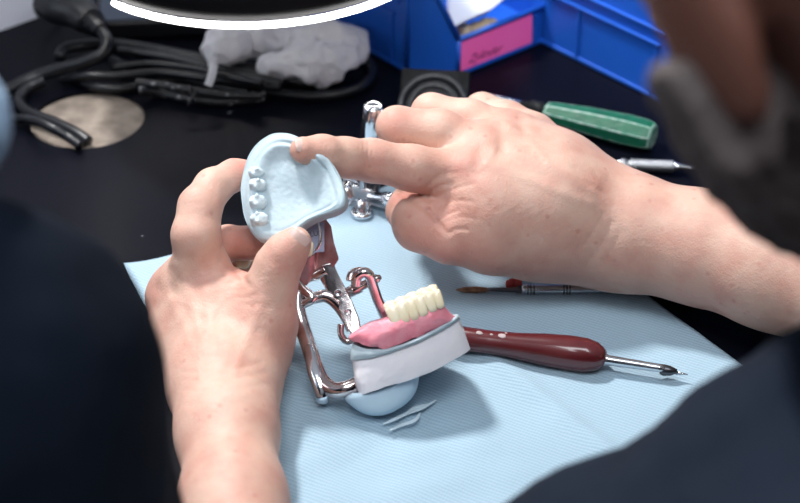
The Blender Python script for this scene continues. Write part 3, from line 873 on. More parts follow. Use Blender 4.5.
def cast_h(p, s):
    h = -.0045                                             # palate level
    da = min((p - a).length for a in arch)
    h += .0048 * math.exp(-(da / .0050) ** 2)              # alveolar ridge
    h -= .0050 * math.exp(-((p - cast_xy_vault).length / .014) ** 2)
    # land area and raised outer border
    ed = min(1, max(0, ((cast_xy(320, 200) - p).dot(cast_dir) + .004) / .012))
    h += ed * .0012 * math.exp(-((s - .90) / .05) ** 2) - .0016 * math.exp(-((s - .80) / .045) ** 2) * (1 if p.y > cut_y else .3)
    for q, r in tt:
        d = p - q; dl = d.length
        if dl < .008:
            ang = math.atan2(d.y, d.x)
            cusp = 1 + .22 * math.cos(4 * ang + .6) * min(1, dl / .0025)
            h += .0008 * math.exp(-(dl / .004) ** 2)
    h += .00014 * mn.noise(Vector((p.x, p.y, 0)) * 420) + .00012 * mn.noise(Vector((p.x, p.y, 5)) * 120)
    return h
cast_xy_vault = cast_xy(300, 195); cut_y = cast_xy(288, 170).y; cast_dir = (cast_xy(270, 160) - cast_xy(320, 215)).normalized()
bm = bmesh.new(); rings = []
NS = 78
for k in range(NS + 1):
    s = k / NS
    ring = []
    for p in ol:
        q = c0 + (p - c0) * s
        z = cast_h(q, s) if k else cast_h(c0, 0)
        if s > .97: z -= .0010 * ((s - .97) / .03) ** 2
        ring.append(bm.verts.new(CC + cxv * q.x + cyv * q.y + cz * z)) if k else None
    if k: rings.append(ring)
cv = bm.verts.new(CC + cxv * c0.x + cyv * c0.y + cz * cast_h(c0, 0))
m_ = len(ol)
for i in range(m_): bm.faces.new((cv, rings[0][i], rings[0][(i + 1) % m_]))
for s, z in ((1.012, -.004), (1.012, -.008), (.985, -.013), (.93, -.0155), (.80, -.0165)):
    rings.append([bm.verts.new(CC + cxv * (c0 + (p - c0) * s).x + cyv * (c0 + (p - c0) * s).y + cz * (z + .0006 * mn.noise(Vector((p.x, p.y, z)) * 120))) for p in ol])
for a, b in zip(rings, rings[1:]):
    for i in range(m_): bm.faces.new((a[i], b[i], b[(i + 1) % m_], a[(i + 1) % m_]))
bm.faces.new(rings[-1])
bm_obj('model', bm, M['plaster'], cast)
for k, (px_, py_, ra_, rb_) in enumerate([(256, 173, .0040, .0031), (257.5, 185, .0045, .0034), (257.5, 202, .0045, .0040), (259, 219.5, .0047, .0040)]):
    q0 = cast_xy(px_, py_); base = CC + cxv * q0.x + cyv * q0.y + cz * -.0006
    cusps = [(base + cxv * (ra_ * .50 * math.cos(t_)) + cyv * (rb_ * .55 * math.sin(t_)) + cz * (.0042 - .0005 * (j % 2)), .00095) for j, t_ in enumerate((.3 + k * .4, 2.0 + k * .3, 3.4, 4.9))]
    def ft_(Q):
        R3 = np.array([[cxv[i], cyv[i], cz[i]] for i in range(3)])
        d = sd_ell(Q, base, (ra_, rb_, .0040), R3)
        for c_, r_ in cusps: d = smin(d, sd_cone(Q, base + cz * .0008, c_, .0018, r_), .0014)
        return d
    tv, tf = surface_nets(ft_, np.array(base) - .007, np.array(base) + .007, .00042)
    link('tooth', np_mesh('tooth', noisy(tv, tf, .0003, 500), tf), M['plaster_tooth'], cast)
# a denture tooth showing behind the thumb
def tooth(name, c, long_, wide, up, w, d, h, parent):
    long_ = Vector(long_).normalized(); up = Vector(up).normalized(); wide = Vector(wide).normalized()
    bm = bmesh.new(); bmesh.ops.create_cube(bm, size=1)
    bmesh.ops.subdivide_edges(bm, edges=bm.edges, cuts=3, use_grid_fill=True)
    for v in bm.verts:
        x, y, z = v.co
        q = Vector((x, y, z)); q2 = q.normalized() * .5
        q = q.lerp(q2, .45)
        tz = z + .5
        q.x *= .80 + .28 * tz; q.y *= 1.10 - .35 * tz
        if z > .2: q.z += .05 * math.cos(x * 9) * (1 - abs(y))
        v.co = Vector(c) + long_ * q.x * w + wide * q.y * d + up * q.z * h
    return bm_obj(name, bm, M['enamel'], parent, sub=1)
tooth('tooth', W(309, 249, .832), RT, VIEW, UP, .0050, .005, .0080, cast)
tooth('tooth', W(243, 263, .872), RT, VIEW, UP, .0085, .005, .0065, cast)

# ------------------------------------------------------------------ articulator
art = empty('articulator', P(325, 408), 'chrome dental articulator with curved wire legs, standing on the blue paper', 'articulator')
def plate_obj(name, pix, depth, thick, m, parent, bevel=.0006, holes=None):
    """a flat cast piece: outline given at its own depths, thickness away from the eye"""
    pts = [W(x, y, d) for x, y, d in pix] if len(pix[0]) == 3 else [W(x, y, depth) for x, y in pix]
    bm = bmesh.new(); add_prism(bm, pts, FW * thick)
    bmesh.ops.triangulate(bm, faces=[f for f in bm.faces if len(f.verts) > 4])
    return bm_obj(name, bm, m, parent, True, bevel, angle=50)
# mounting plate (curved horn on its left, straight back on its right)
pl = [(322, 214, .846), (331, 226, .846), (334, 243, .848), (339, 259, .85), (333, 268, .85), (327, 272, .852), (316, 275, .853), (306, 286, .853), (294, 288, .853), (286, 282, .85),
      (286, 270, .848), (296, 262, .847), (306, 258, .847), (314, 254, .846), (319, 246, .846), (321, 236, .845), (319, 224, .845)]
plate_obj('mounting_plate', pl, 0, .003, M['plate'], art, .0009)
tube_obj('plate_rim', [W(318, 222, .843), W(320.5, 232, .843), (W(320, 242, .843)), W(315, 251, .844), W(306, 257, .845), W(297, 261, .845)], [.0007, .001, .0011, .001, .0009, .0007], M['chrome'], art)
tube_obj('plate_rim', [W(285, 229, .842), W(297, 224, .842), W(309, 222, .842), W(318, 219, .843)], .0009, M['chrome'], art)
bm = bmesh.new(); add_box(bm, W(312, 238, .8435), RT + UP * .1, UP, FW, .0125, .0150, .001)
tag_plate = bm_obj('number_tag', bm, mat('tag_grey', (.30, .32, .44), .5), art, smooth=False)
def text_obj(name, body, loc, x, y, size, m, parent, extrude=.00005, shear=0):
    cu = bpy.data.curves.new(name, 'FONT'); cu.body = body; cu.size = size; cu.extrude = extrude; cu.align_x = 'CENTER'; cu.align_y = 'CENTER'; cu.shear = shear
    t = bpy.data.objects.new(name + '_tmp', cu); C.objects.link(t)
    bpy.context.view_layer.update()
    me = bpy.data.meshes.new_from_object(t.evaluated_get(bpy.context.evaluated_depsgraph_get()))
    bpy.data.objects.remove(t)
    x = Vector(x).normalized(); y = Vector(y); y = (y - x * y.dot(x)).normalized(); z = x.cross(y)
    R_ = Matrix((x, y, z)).transposed().to_4x4(); R_.translation = Vector(loc)
    me.transform(R_)
    me.materials.clear()
    return link(name, me, m, parent, False)
text_obj('lettering', 'PLUS', W(314, 234, .8435) - FW * .0007, RT + UP * .15, UP, .0036, M['dark_steel'], art)
# hinge frame: two webs and a cross bar
BC = M['reflection_chrome']
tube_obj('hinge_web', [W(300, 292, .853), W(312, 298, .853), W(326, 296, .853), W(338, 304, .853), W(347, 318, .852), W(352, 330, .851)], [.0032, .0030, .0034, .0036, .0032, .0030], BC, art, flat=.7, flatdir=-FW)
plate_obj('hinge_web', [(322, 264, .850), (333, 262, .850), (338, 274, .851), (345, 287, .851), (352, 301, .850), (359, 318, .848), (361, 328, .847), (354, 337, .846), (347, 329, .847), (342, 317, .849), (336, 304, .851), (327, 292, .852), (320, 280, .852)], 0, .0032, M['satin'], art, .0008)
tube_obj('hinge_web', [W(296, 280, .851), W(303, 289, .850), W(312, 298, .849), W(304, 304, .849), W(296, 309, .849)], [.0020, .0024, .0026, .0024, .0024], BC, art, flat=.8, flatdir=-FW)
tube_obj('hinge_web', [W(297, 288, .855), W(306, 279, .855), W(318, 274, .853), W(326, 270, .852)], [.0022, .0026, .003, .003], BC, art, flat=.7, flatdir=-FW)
for x, y in ((338, 293), (348, 312)):
    bm = bmesh.new(); lathe(bm, W(x, y, .8500), -FW, [(0, .0020), (.0012, .0020), (.0014, .0016), (.0008, .0008)], 20); bm_obj('pin', bm, M['steel'], art)
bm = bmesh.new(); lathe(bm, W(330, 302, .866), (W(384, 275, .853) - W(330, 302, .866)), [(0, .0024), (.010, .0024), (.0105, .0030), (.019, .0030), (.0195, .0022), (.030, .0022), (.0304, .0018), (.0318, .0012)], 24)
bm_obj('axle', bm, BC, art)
# loop spring round the axle with its leg running down behind the cast
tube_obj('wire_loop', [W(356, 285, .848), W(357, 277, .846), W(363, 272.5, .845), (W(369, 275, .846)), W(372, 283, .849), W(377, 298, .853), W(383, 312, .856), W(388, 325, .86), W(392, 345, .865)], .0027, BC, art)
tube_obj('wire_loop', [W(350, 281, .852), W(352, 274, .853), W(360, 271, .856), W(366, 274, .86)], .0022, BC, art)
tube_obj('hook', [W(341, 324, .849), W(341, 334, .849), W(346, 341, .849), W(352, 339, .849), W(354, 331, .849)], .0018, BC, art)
# lower bow: runs from the hinge down and turns towards the cast
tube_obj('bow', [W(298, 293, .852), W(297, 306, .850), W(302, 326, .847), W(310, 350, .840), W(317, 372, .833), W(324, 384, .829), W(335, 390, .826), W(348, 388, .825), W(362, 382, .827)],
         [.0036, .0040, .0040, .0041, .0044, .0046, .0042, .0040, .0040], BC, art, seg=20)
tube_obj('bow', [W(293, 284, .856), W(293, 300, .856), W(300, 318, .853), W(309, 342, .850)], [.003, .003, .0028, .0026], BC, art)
ft = P(325, 408)
tube_obj('foot', [W(309, 345, .838), W(313, 368, .830), W(320, 388, .826), W(323, 400, .827), Vector((ft.x, ft.y, .0030))], [.0020, .0034, .0036, .0030, .0020], M['chrome'], art, flat=.55, flatdir=-FW)
f2 = P(300, 345)
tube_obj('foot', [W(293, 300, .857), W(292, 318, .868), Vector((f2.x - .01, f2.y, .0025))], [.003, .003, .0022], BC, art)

# ------------------------------------------------------------------ lower cast with wax denture
th = math.radians(21.5)
e1 = (RT * math.cos(th) + UP * math.sin(th)); e2 = (UP * math.cos(th) - RT * math.sin(th)); e3 = FW.copy()
lower = empty('plaster_cast', W(410, 350, .82), 'white lower plaster cast with a pink wax denture on top, fixed to the articulator', 'dental cast')
LC = W(411, 350, .822)
def lw(px, py, d=.822):
    q = W(px, py, d) - LC
    return q.dot(e1), q.dot(e2)
def arch_block(name, bot, top, m, parent, depth=.040, bow_=.007, zoff=0, nn=26, rough=.0004, wave=None):
    """a curved-front block: bot/top are outlines (x,y lists) of the front face, depth away, front bulges to the eye"""
    bm = bmesh.new(); fr, bk = [], []
    bt = catmull([Vector((*lw(*p), 0)) for p in bot], 8); tp = catmull([Vector((*lw(*p), 0)) for p in top], 8)
    def samp(c, t):
        f = t * (len(c) - 1); i = min(int(f), len(c) - 2); return c[i].lerp(c[i + 1], f - i)
    rows = 10
    cols = []
    for i in range(nn + 1):
        t = i / nn; a, b = samp(bt, t), samp(tp, t)
        col = []
        for j in range(rows + 1):
            s = j / rows; q = a.lerp(b, s)
            bul = bow_ * (1 - (2 * t - 1) ** 2) ** .6 + (wave(t, s) if wave else 0)
            p = LC + e1 * q.x + e2 * q.y - e3 * (bul + zoff + .0012 * math.sin(math.pi * s)) 
            p += Vector((1, 1, 1)) * rough * mn.noise(p * 220)
            col.append(bm.verts.new(p))
        cols.append(col)
    for i in range(nn):
        for j in range(rows): bm.faces.new((cols[i][j], cols[i + 1][j], cols[i + 1][j + 1], cols[i][j + 1]))
    back = []
    for i in range(nn + 1):
        t = i / nn; a, b = samp(bt, t), samp(tp, t); k = .45 + .55 * abs(2 * t - 1) ** 3
        dd = depth * (1 - .5 * abs(2 * t - 1) ** 4)
        back.append([bm.verts.new(LC + e1 * q.x * .92 + e2 * q.y + e3 * (dd - zoff)) for q in (a, b)])
    for i in range(nn):
        bm.faces.new((back[i][0], back[i][1], back[i + 1][1], back[i + 1][0]))
        bm.faces.new((cols[i][0], back[i][0], back[i + 1][0], cols[i + 1][0]))
        bm.faces.new((cols[i][-1], cols[i + 1][-1], back[i + 1][1], back[i][1]))
    for i in (0, nn):
        bm.faces.new([c for c in cols[i]] + [back[i][1], back[i][0]])
    return bm_obj(name, bm, m, parent, bevel=.0006, angle=50)
arch_block('base', [(359, 396), (372, 390), (400, 382), (435, 369), (470, 350)], [(351, 357), (372, 355), (400, 347), (430, 335), (459, 317)], M['plaster_white'], lower, rough=.0007)
arch_block('land', [(350, 360), (372, 357), (400, 348), (430, 336), (460, 319)], [(352, 344), (372, 349), (400, 344), (430, 331), (458, 314)], M['plaster'], lower, zoff=.0014, depth=.036)
arch_block('wax_rim', [(349, 339), (362, 345), (385, 347), (420, 336), (455, 321)], [(351, 333), (366, 325), (386, 319), (415, 309), (437, 300), (456, 318)], M['wax'], lower, zoff=.0012, depth=.030, rough=.0012,
           wave=lambda t, s: .0018 * math.sin(s * math.pi) * (.6 + .4 * math.sin(t * 17)))
for i, (x, y, w_, h_) in enumerate([(394, 316, .0066, .0105), (403, 313, .0062, .0108), (412, 309.5, .0062, .0108), (421, 306, .0062, .0105), (430, 302, .0060, .0102), (438, 299, .0056, .0095)]):
    tooth('tooth', W(x, y, .815) , e1, -e3, e2, w_, .0062, h_ * 1.12, lower)
for i, (x, y) in enumerate([(391, 309), (402, 304.5), (413, 300), (424, 296), (433, 293)]):
    tooth('tooth', W(x, y, .823), e1, -e3, e2, .0068, .0075, .0085, lower)
# mounting plaster under the cast
bm = bmesh.new()
pb = [(350, 392), (362, 392), (385, 386), (405, 377), (418, 366), (419, 381), (414, 396), (401, 408), (384, 415.5), (366, 415), (352, 407), (344, 398)]
pts = [Vector((*lw(*p, .826), 0)) for p in pb]; pts = catmull(pts + [pts[0]], 5)[:-1]
cpt = sum(pts, Vector()) / len(pts)
rr = []
for s, z in ((.55, -.006), (.82, -.0045), (.94, -.0022), (1, .002), (1, .012), (.9, .018)):
    rr.append([bm.verts.new(LC + e3 * (.002 + z) + e1 * (cpt.x + (p.x - cpt.x) * s) + e2 * (cpt.y + (p.y - cpt.y) * s)) for p in pts])
for a, b in zip(rr, rr[1:]):
    for i in range(len(pts)): bm.faces.new((a[i], a[(i + 1) % len(pts)], b[(i + 1) % len(pts)], b[i]))
bm.faces.new(rr[0]); bm.faces.new(rr[-1])
bm_obj('mounting', bm, M['plaster_blue'], lower, sub=1)

# pale curls of wax lying in the shadow
for k, pp in enumerate([[(383, 424), (395, 419), (408, 413), (422, 408), (436, 400)], [(390, 430), (402, 425), (415, 420), (420, 413)], [(400, 418), (414, 408), (428, 404)]]):
    o = tube_obj('wax_shaving', [P(x, y, .0042 + .001 * ((i + k) % 2)) for i, (x, y) in enumerate(pp)], [.0004] + [.0011] * (len(pp) - 2) + [.0004], M['clear'], flat=.25, flatdir=(0, 0, 1))
    tag(o, ['long pale wax curl on the blue paper, lowest cast shadow', 'short forked pale wax curl beside the long one', 'smallest pale wax curl behind the long one'][k], 'shaving', 'wax curls on the paper')

# ------------------------------------------------------------------ chrome pin gauge standing behind the finger
g0 = P(362, 217)
gau = empty('chrome_clamp', g0, 'shiny chrome clamp with a vertical post and round foot behind the pointing finger', 'clamp')
Z = Vector((0, 0, 1))
up_p = P(362, 217); tp_d = (up_p - CAM).dot(FW)
bm = bmesh.new(); lathe(bm, g0 + Z * .0016, Z, [(0, .0062), (.0016, .0068), (.0030, .0062), (.0034, .0050), (.0028, .0034), (.0034, .0030), (.010, .0030)], 32); bm_obj('foot', bm, M['chrome'], gau)
dG = .985
def G(x, y, d=dG): return W(x, y, d)
gx = (RT * .92 + UP * -.28 - FW * .1).normalized(); gz = (UP * .95 + RT * .28).normalized(); gy = gz.cross(gx)
bm = bmesh.new(); add_box(bm, G(361, 204, .99), gx, gy, gz, .0130, .010, .0090); add_box(bm, G(366, 196, .985), gx, gy, gz, .028, .009, .0085)
bm_obj('block', bm, M['chrome'], gau, bevel=.0007)
bm = bmesh.new(); lathe(bm, G(371, 197, .98), (gx * .8 - FW * .55 + gz * .1), [(0, .0036), (.010, .0036), (.0105, .0044), (.017, .0044), (.0176, .0038)], 24); bm_obj('thumbscrew', bm, M['chrome'], gau)
for k, (x, y) in enumerate(((358, 184), (366, 183), (374, 184))):
    bm = bmesh.new(); lathe(bm, G(x, y + 8, .984), gz, [(0, .0026), (.010, .0026), (.0105, .0018), (.014, .0018)], 18); bm_obj('screw', bm, [M['chrome'], M['steel'], M['dark_steel']][k], gau)
tube_obj('side_arm', [G(349, 182), G(346, 190, .98), G(350, 199, .98)], [.0028, .0034, .0028], M['chrome'], gau)
tube_obj('side_arm', [G(343, 179), G(352, 178), G(360, 181)], .0028, M['chrome'], gau)
bm = bmesh.new(); lathe(bm, G(363, 188), (G(372.5, 113, .955) - G(363, 188)), [(0, .0042), (.028, .0042), (.0285, .0052), (.040, .0052), (.0415, .0056), (.0555, .0056), (.0568, .0048), (.0560, .0036)], 28); bm_obj('post', bm, M['chrome'], gau)
tpn = G(373, 111, .953)
bm = bmesh.new(); add_box(bm, tpn + RT * .0035, gx, gy, gz, .0055, .0045, .0022); bm_obj('catch', bm, M['steel'], gau, bevel=.0005)

# ------------------------------------------------------------------ hand tools on the desk
def turned(name, p0, p1, z, prof, material, parent, seg=24):
    """a turned piece lying along p0 -> p1 (ground points) at height z; prof in fractions of the length"""
    a = Vector((p0.x, p0.y, z)); b = Vector((p1.x, p1.y, z)); L = (b - a).length
    bm = bmesh.new(); lathe(bm, a, b - a, [(t * L, r) for t, r in prof], seg)
    return bm_obj(name, bm, material, parent)

# green handled tool
zz = .0095
a, b = P(545, 111, zz), P(654, 137, zz)
a.z = b.z = 0
gt = empty('hand_tool', P(600, 120), 'hand tool with a worn green faceted handle and grey metal ferrule, behind the wrist', 'hand tool')
ax_ = (b - a).normalized(); sd = ax_.cross(Z)
zz = .0095
bm = bmesh.new(); rings = []
L = (b - a).length
for t, r in ((0, .0050), (.025, .0068), (.10, .0076), (.40, .0096), (.75, .0108), (.93, .0104), (.985, .0092), (1.0, .0078)):
    c = a.lerp(b, t) + Z * zz; ring = []
    for k in range(8):
        an = math.pi / 8 + k * math.pi / 4
        q = 1.0
        ring.append(bm.verts.new(c + sd * (math.cos(an) * r * 1.05) + Z * (math.sin(an) * r * .92)))
    rings.append(ring)
for p, q in zip(rings, rings[1:]):
    for k in range(8): bm.faces.new((p[k], p[(k + 1) % 8], q[(k + 1) % 8], q[k]))
bm.faces.new(rings[0][::-1]); bm.faces.new(rings[-1])
me_ = bm_obj('handle', bm, M['green'], gt, smooth=False, bevel=.0007, angle=15)
me_.data.materials.append(M['green_worn'])
me_.modifiers['bevel'].material = 1
for p in me_.data.polygons:
    if len(p.vertices) == 8: p.material_index = 1
turned('ferrule', P(521, 104.5, zz), a, zz, [(0, .0026), (.35, .0030), (.4, .0048), (.8, .0052), (1, .0048)], M['grey_black'], gt)
turned('shank', P(480, 94, zz), P(522, 104.8, zz), zz, [(0, .0016), (.5, .0022), (1, .0026)], M['steel'], gt)

# knurled steel carver
kn = empty('carver', P(645, 166), 'slim steel carver with a knurled grip and pointed tip beside the beard', 'carver')
turned('shaft', P(575, 161.5, .0045), P(622, 164.6, .0045), .0045, [(0, .0018), (.3, .0024), (.9, .0026), (.95, .0034), (1, .0036)], M['steel'], kn)
bm = bmesh.new(); c0_, c1_ = P(620, 164.5, .0045), P(674, 166.6, .0045); n = 40
c0_.z = c1_.z = .0045; ring = []
for i in range(n + 1):
    t = i / n; r = .0040 if i % 2 else .0037
    if 4 < i < 8: r = .0030
    if i in (0, n): r = .003
    ring.append((t * (c1_ - c0_).length, r))
lathe(bm, c0_, c1_ - c0_, ring, 26)
bm_obj('grip', bm, mat('knurled', (.42, .43, .45), .4, 1.0, bump=1.0, bscale=900, bdist=.0008), kn)
turned('tip', P(673, 166.5, .0045), P(707, 168, .0045), .0045, [(0, .0034), (.15, .0026), (.5, .0018), (1, .0003)], M['steel'], kn)

# fine brush with a silver handle
br = empty('brush', P(550, 289), 'thin silver brush with brown bristles and dark rings, in front of the wrist', 'brush')
B0, B1 = P(456, 290), P(640, 290)
def bp_(x): return P(x, 289.5, .003)
turned('handle', bp_(521), bp_(700), .0030, [(0, .0022), (.02, .0027), (.34, .0027), (.345, .0024), (.97, .0022), (1, .001)], M['steel'], br)
for x in (527, 530, 533, 563, 566, 569):
    q0, q1 = bp_(x), bp_(x + 1.4); turned('ring', q0, q1, .0030, [(0, .00275), (.1, .0030), (.9, .0030), (1, .00275)], M['dark_steel'], br)
turned('ferrule', bp_(487), bp_(523), .0030, [(0, .0010), (.2, .0011), (.8, .0013), (.85, .0020), (1, .0024)], M['dark_steel'], br)
turned('bristles', bp_(456), bp_(489), .0028, [(0, .0003), (.25, .0015), (.6, .0019), (.85, .0015), (1, .0010)], M['bristle'], br, 16)
bm = bmesh.new(); c = P(505, 284, .0045)
for i in range(5):
    t = i / 4
    add_box(bm, P(509 + 10 * t, 284 - 1.5 * math.sin(t * 3.1), .0042), RT, UP, Z, .0036, .0030, .0030 - .0010 * abs(t - .5))
o = bm_obj('wax_crumb', bm, M['red_bit'], bevel=.0006); tag(o, 'small red wax crumb lying against the silver brush below the wrist', 'crumb')

# wax knife with the maroon handle
wk = empty('wax_knife', P(540, 350), 'wax knife with a glossy maroon handle and steel shank, on the blue paper', 'wax knife')
zz = .0088
h0, h1 = P(452, 337, zz), P(606, 358, zz)
h0.z = h1.z = 0
turned('handle', h0, h1, zz, [(0, .0056), (.04, .0064), (.25, .0062), (.42, .0068), (.60, .0084), (.76, .0092), (.87, .0090), (.94, .0075), (.98, .0052), (1, .0034)], M['maroon'], wk, 32)
turned('shank', P(601, 357.6, zz), P(664, 368.8, zz - .001), zz - .001, [(0, .0032), (.05, .0036), (.12, .0027), (.9, .0022), (1, .0023)], M['steel'], wk)
turned('tip', P(660, 368, zz - .001), P(677, 371.6, zz - .002), zz - .002, [(0, .0022), (.2, .0030), (.6, .0026), (1, .0012)], M['dark_steel'], wk)
turned('point', P(676, 371.4, zz - .002), P(688, 374.5, zz - .003), zz - .003, [(0, .0012), (1, .0002)], M['steel'], wk)
hd = (h1 - h0)
for t, dx, s_ in ((.18, .2, .0012), (.33, .5, .0016), (.35, -.1, .0008), (.72, .3, .0009), (.26, 0, .0006)):
    c = h0.lerp(h1, t); r = .0064 + .0026 * max(0, (t - .4) / .4)
    an = math.radians(70) ; sdir = hd.normalized().cross(Z)
    nrm_ = (Z * math.sin(an) + sdir * math.cos(an) * (-1 if dx < 0 else 1) * .6).normalized()
    bm = bmesh.new(); bmesh.ops.create_icosphere(bm, subdivisions=2, radius=1)
    for v in bm.verts:
        q = v.co.copy() * (1 + .4 * mn.noise(v.co * 2 + Vector((t * 9, 0, 0))))
        v.co = Vector((c.x, c.y, zz)) + nrm_ * (r * .985 + q.z * .0003) + hd.normalized() * q.x * s_ * 1.6 + nrm_.cross(hd.normalized()) * q.y * s_
    bm_obj('paint_chip', bm, M['chip'], wk)

# ------------------------------------------------------------------ blue storage bins
FL, FR, BC_, BB = P(458, 77), P(546, 41), P(407, 73), P(356, 45)
vx = (FR - FL).normalized(); 
vy = Vector((-vx.y, vx.x, 0))
sdv = (BB - BC_).normalized()
def bin_at(org, label, group, full=True):
    """org: world position of the low front left corner"""
    t = empty('storage_bin', org, label, 'storage bin', group)
    Wd = (FR - FL).length
    FLp, FRp = org, org + vx * Wd
    Cc = org + (BC_ - FL)
    # mirrored flare on the right side
    rel = BC_ - FL; a_, b_ = rel.dot(vx), rel.dot(vy)
    Cr = FRp + vx * (-a_ * .55) + vy * b_
    sd_l = sdv * .115; rel = sd_l; a_, b_ = rel.dot(vx), rel.dot(vy)
    Bl = Cc + vy * sd_l.length; Br = Cr + vy * sd_l.length
    Bl = Cc + sd_l; Br = Cr + vx * (-sd_l.dot(vx)) * 0 + vy * sd_l.dot(vy) 
    lip, tall, th_ = .0280, .100, .0022
    plan = [FLp, FRp, Cr, Br, Bl, Cc]
    cen = sum(plan, Vector()) / 6
    # the side wall, the slanting shoulder, the low front: one shell with thickness
    def shell(bm, P0, P1, h0_, h1_, z0=.0025):
        n_ = (P1 - P0).cross(Z).normalized()
        if (cen - P0).dot(n_) < 0: n_ = -n_
        q = [P0 + Z * z0, P1 + Z * z0, P1 + Z * h1_, P0 + Z * h0_]
        add_prism(bm, q, n_ * th_)
        return n_
    bm = bmesh.new()
    hs = [lip, lip, tall, tall, tall, tall]
    for i in range(6):
        shell(bm, plan[i], plan[(i + 1) % 6], hs[i], hs[(i + 1) % 6])
    bm_obj('wall_panel', bm, M['blue_plastic'], t, bevel=.0005, smooth=False)
    bm = bmesh.new(); add_prism(bm, [cen + (p - cen) * 1.018 + Z * .0006 for p in plan], Z * .0028)
    bm_obj('base', bm, M['blue_plastic'], t, bevel=.0006, smooth=False)
    # rolled rims
    bm = bmesh.new()
    for i in range(6):
        p, q = plan[i] + Z * hs[i], plan[(i + 1) % 6] + Z * hs[(i + 1) % 6]
        add_tube(bm, [p, q], .0019, 8)
    for p, h_ in ((FLp, lip), (FRp, lip), (Cc, tall)): add_tube(bm, [p + Z * .001, p + Z * h_], .0017, 8)
    bm_obj('rim', bm, M['blue_plastic'], t)
    # ribs on the long side
    n_ = (Bl - Cc).cross(Z).normalized()
    if (cen - Cc).dot(n_) > 0: n_ = -n_
    bm = bmesh.new()
    for z_, s0, s1 in ((.040, .10, .98), (.050, .06, .98), (.014, .02, .03)):
        p = Cc.lerp(Bl, s0) + Z * z_; q = Cc.lerp(Bl, s1) + Z * z_
        add_box(bm, (p + q) / 2 + n_ * .0008, (q - p), Z, n_, (q - p).length, .0018, .0030)
    p = Cc.lerp(Bl, .13)
    add_box(bm, p + Z * .020 + n_ * .0005, Bl - Cc, Z, n_, .0022, .036, .0018)
    p = Cc.lerp(Bl, .72)
    add_box(bm, p + Z * .020 + n_ * .0005, Bl - Cc, Z, n_, .0022, .036, .0018)
    bm_obj('rib', bm, M['blue_plastic'], t, bevel=.0004, smooth=False)
    if full:
        fn = -vy
        # front label with handwriting
        # label corners read from its own plane
        def onfront(px, py):
            r = ray(px, py); tt_ = (org - CAM).dot(fn) / r.dot(fn); return CAM + r * tt_
        lc = [onfront(459.5, 71), onfront(531, 42), onfront(531.5, 14), onfront(459, 43)]
        bm = bmesh.new(); add_prism(bm, [p + fn * .0004 for p in lc], fn * .0004)
        lb = bm_obj('label', bm, M['pink_label'], t, smooth=False); lb['label'] = 'bright pink paper label'
        c = onfront(484, 53.5) + fn * .0009
        x_ = (onfront(505, 45) - onfront(465, 60)).normalized()
        tx = text_obj('handwriting', 'Zylinder', c, x_, Z, .0088, M['ink'], lb, shear=.5)
        # front frame of the label pocket
        bm = bmesh.new()
        for p in (onfront(533, 41), ): add_box(bm, p + fn * .0010 + Z * .010, vx, Z, fn, .0020, .022, .002)
        bm_obj('label_holder', bm, M['blue_plastic'], t, bevel=.0004, smooth=False)
    return t, plan
b1, plan1 = bin_at(FL, 'blue plastic bin with a pink handwritten label, holding white papers', 'blue storage bins')
c2 = P(666, 108) 
org2 = c2 - (BC_ - FL) + vx * .003
b2, plan2 = bin_at(org2, 'blue plastic bin without a label, partly behind the grey beard', 'blue storage bins', False)

# things in the first bin
inn = (sum(plan1, Vector()) / 6)
bm = bmesh.new()
def sheet(bm, quad, amp, seed):
    n = 14; g = []
    for i in range(n + 1):
        row = []
        for j in range(n + 1):
            u, v = i / n, j / n
            p = (quad[0] * (1 - u) + quad[1] * u) * (1 - v) + (quad[3] * (1 - u) + quad[2] * u) * v
            row.append(bm.verts.new(p + Z * amp * mn.noise(p * 30 + Vector((seed, 0, 0)))))
        g.append(row)
    for i in range(n):
        for j in range(n): bm.faces.new((g[i][j], g[i + 1][j], g[i + 1][j + 1], g[i][j + 1]))
def inb(u, v, z): return FL + vx * u + vy * v + Z * z
q1 = [P(449, 29, .032), P(491, 10, .038), P(518, -12, .048), P(446, -14, .048)]
q2 = [P(451, 29, .026), P(486, 14, .031), P(512, -8, .040), P(448, -10, .040)]
for k, (q, lab) in enumerate([(q1, 'white folded paper lying uppermost in the labelled blue bin'), (q2, 'white folded paper just under the top sheet in the blue bin')]):
    bm = bmesh.new(); sheet(bm, q, .003, 1)
    o = bm_obj('folded_paper', bm, M['paper_white']); md = o.modifiers.new('s', 'SOLIDIFY'); md.thickness = .0012
    tag(o, lab, 'paper', 'papers in the blue bin')
for k, (p, q, r, lab) in enumerate([(P(466, 34, .020), P(490, 24, .022), .0075, 'long beige plaster piece in the labelled blue bin, at the back of its lip'),
                                    (P(447, 43, .018), P(456, 39, .018), .0065, 'short beige plaster piece at the left corner of the blue bin')]):
    def fz(Q, p=p, q=q, r=r): return sd_cone(Q, p, q, r, r * .7)
    lo = np.minimum(np.array(p), np.array(q)) - .016; hi = np.maximum(np.array(p), np.array(q)) + .016
    vV, vF = surface_nets(fz, lo, hi, .0016)
    o = link('plaster_piece', np_mesh('plaster_piece', noisy(vV, vF, .004, 120), vF), M['beige']); tag(o, lab, 'plaster', 'plaster pieces in the blue bin')

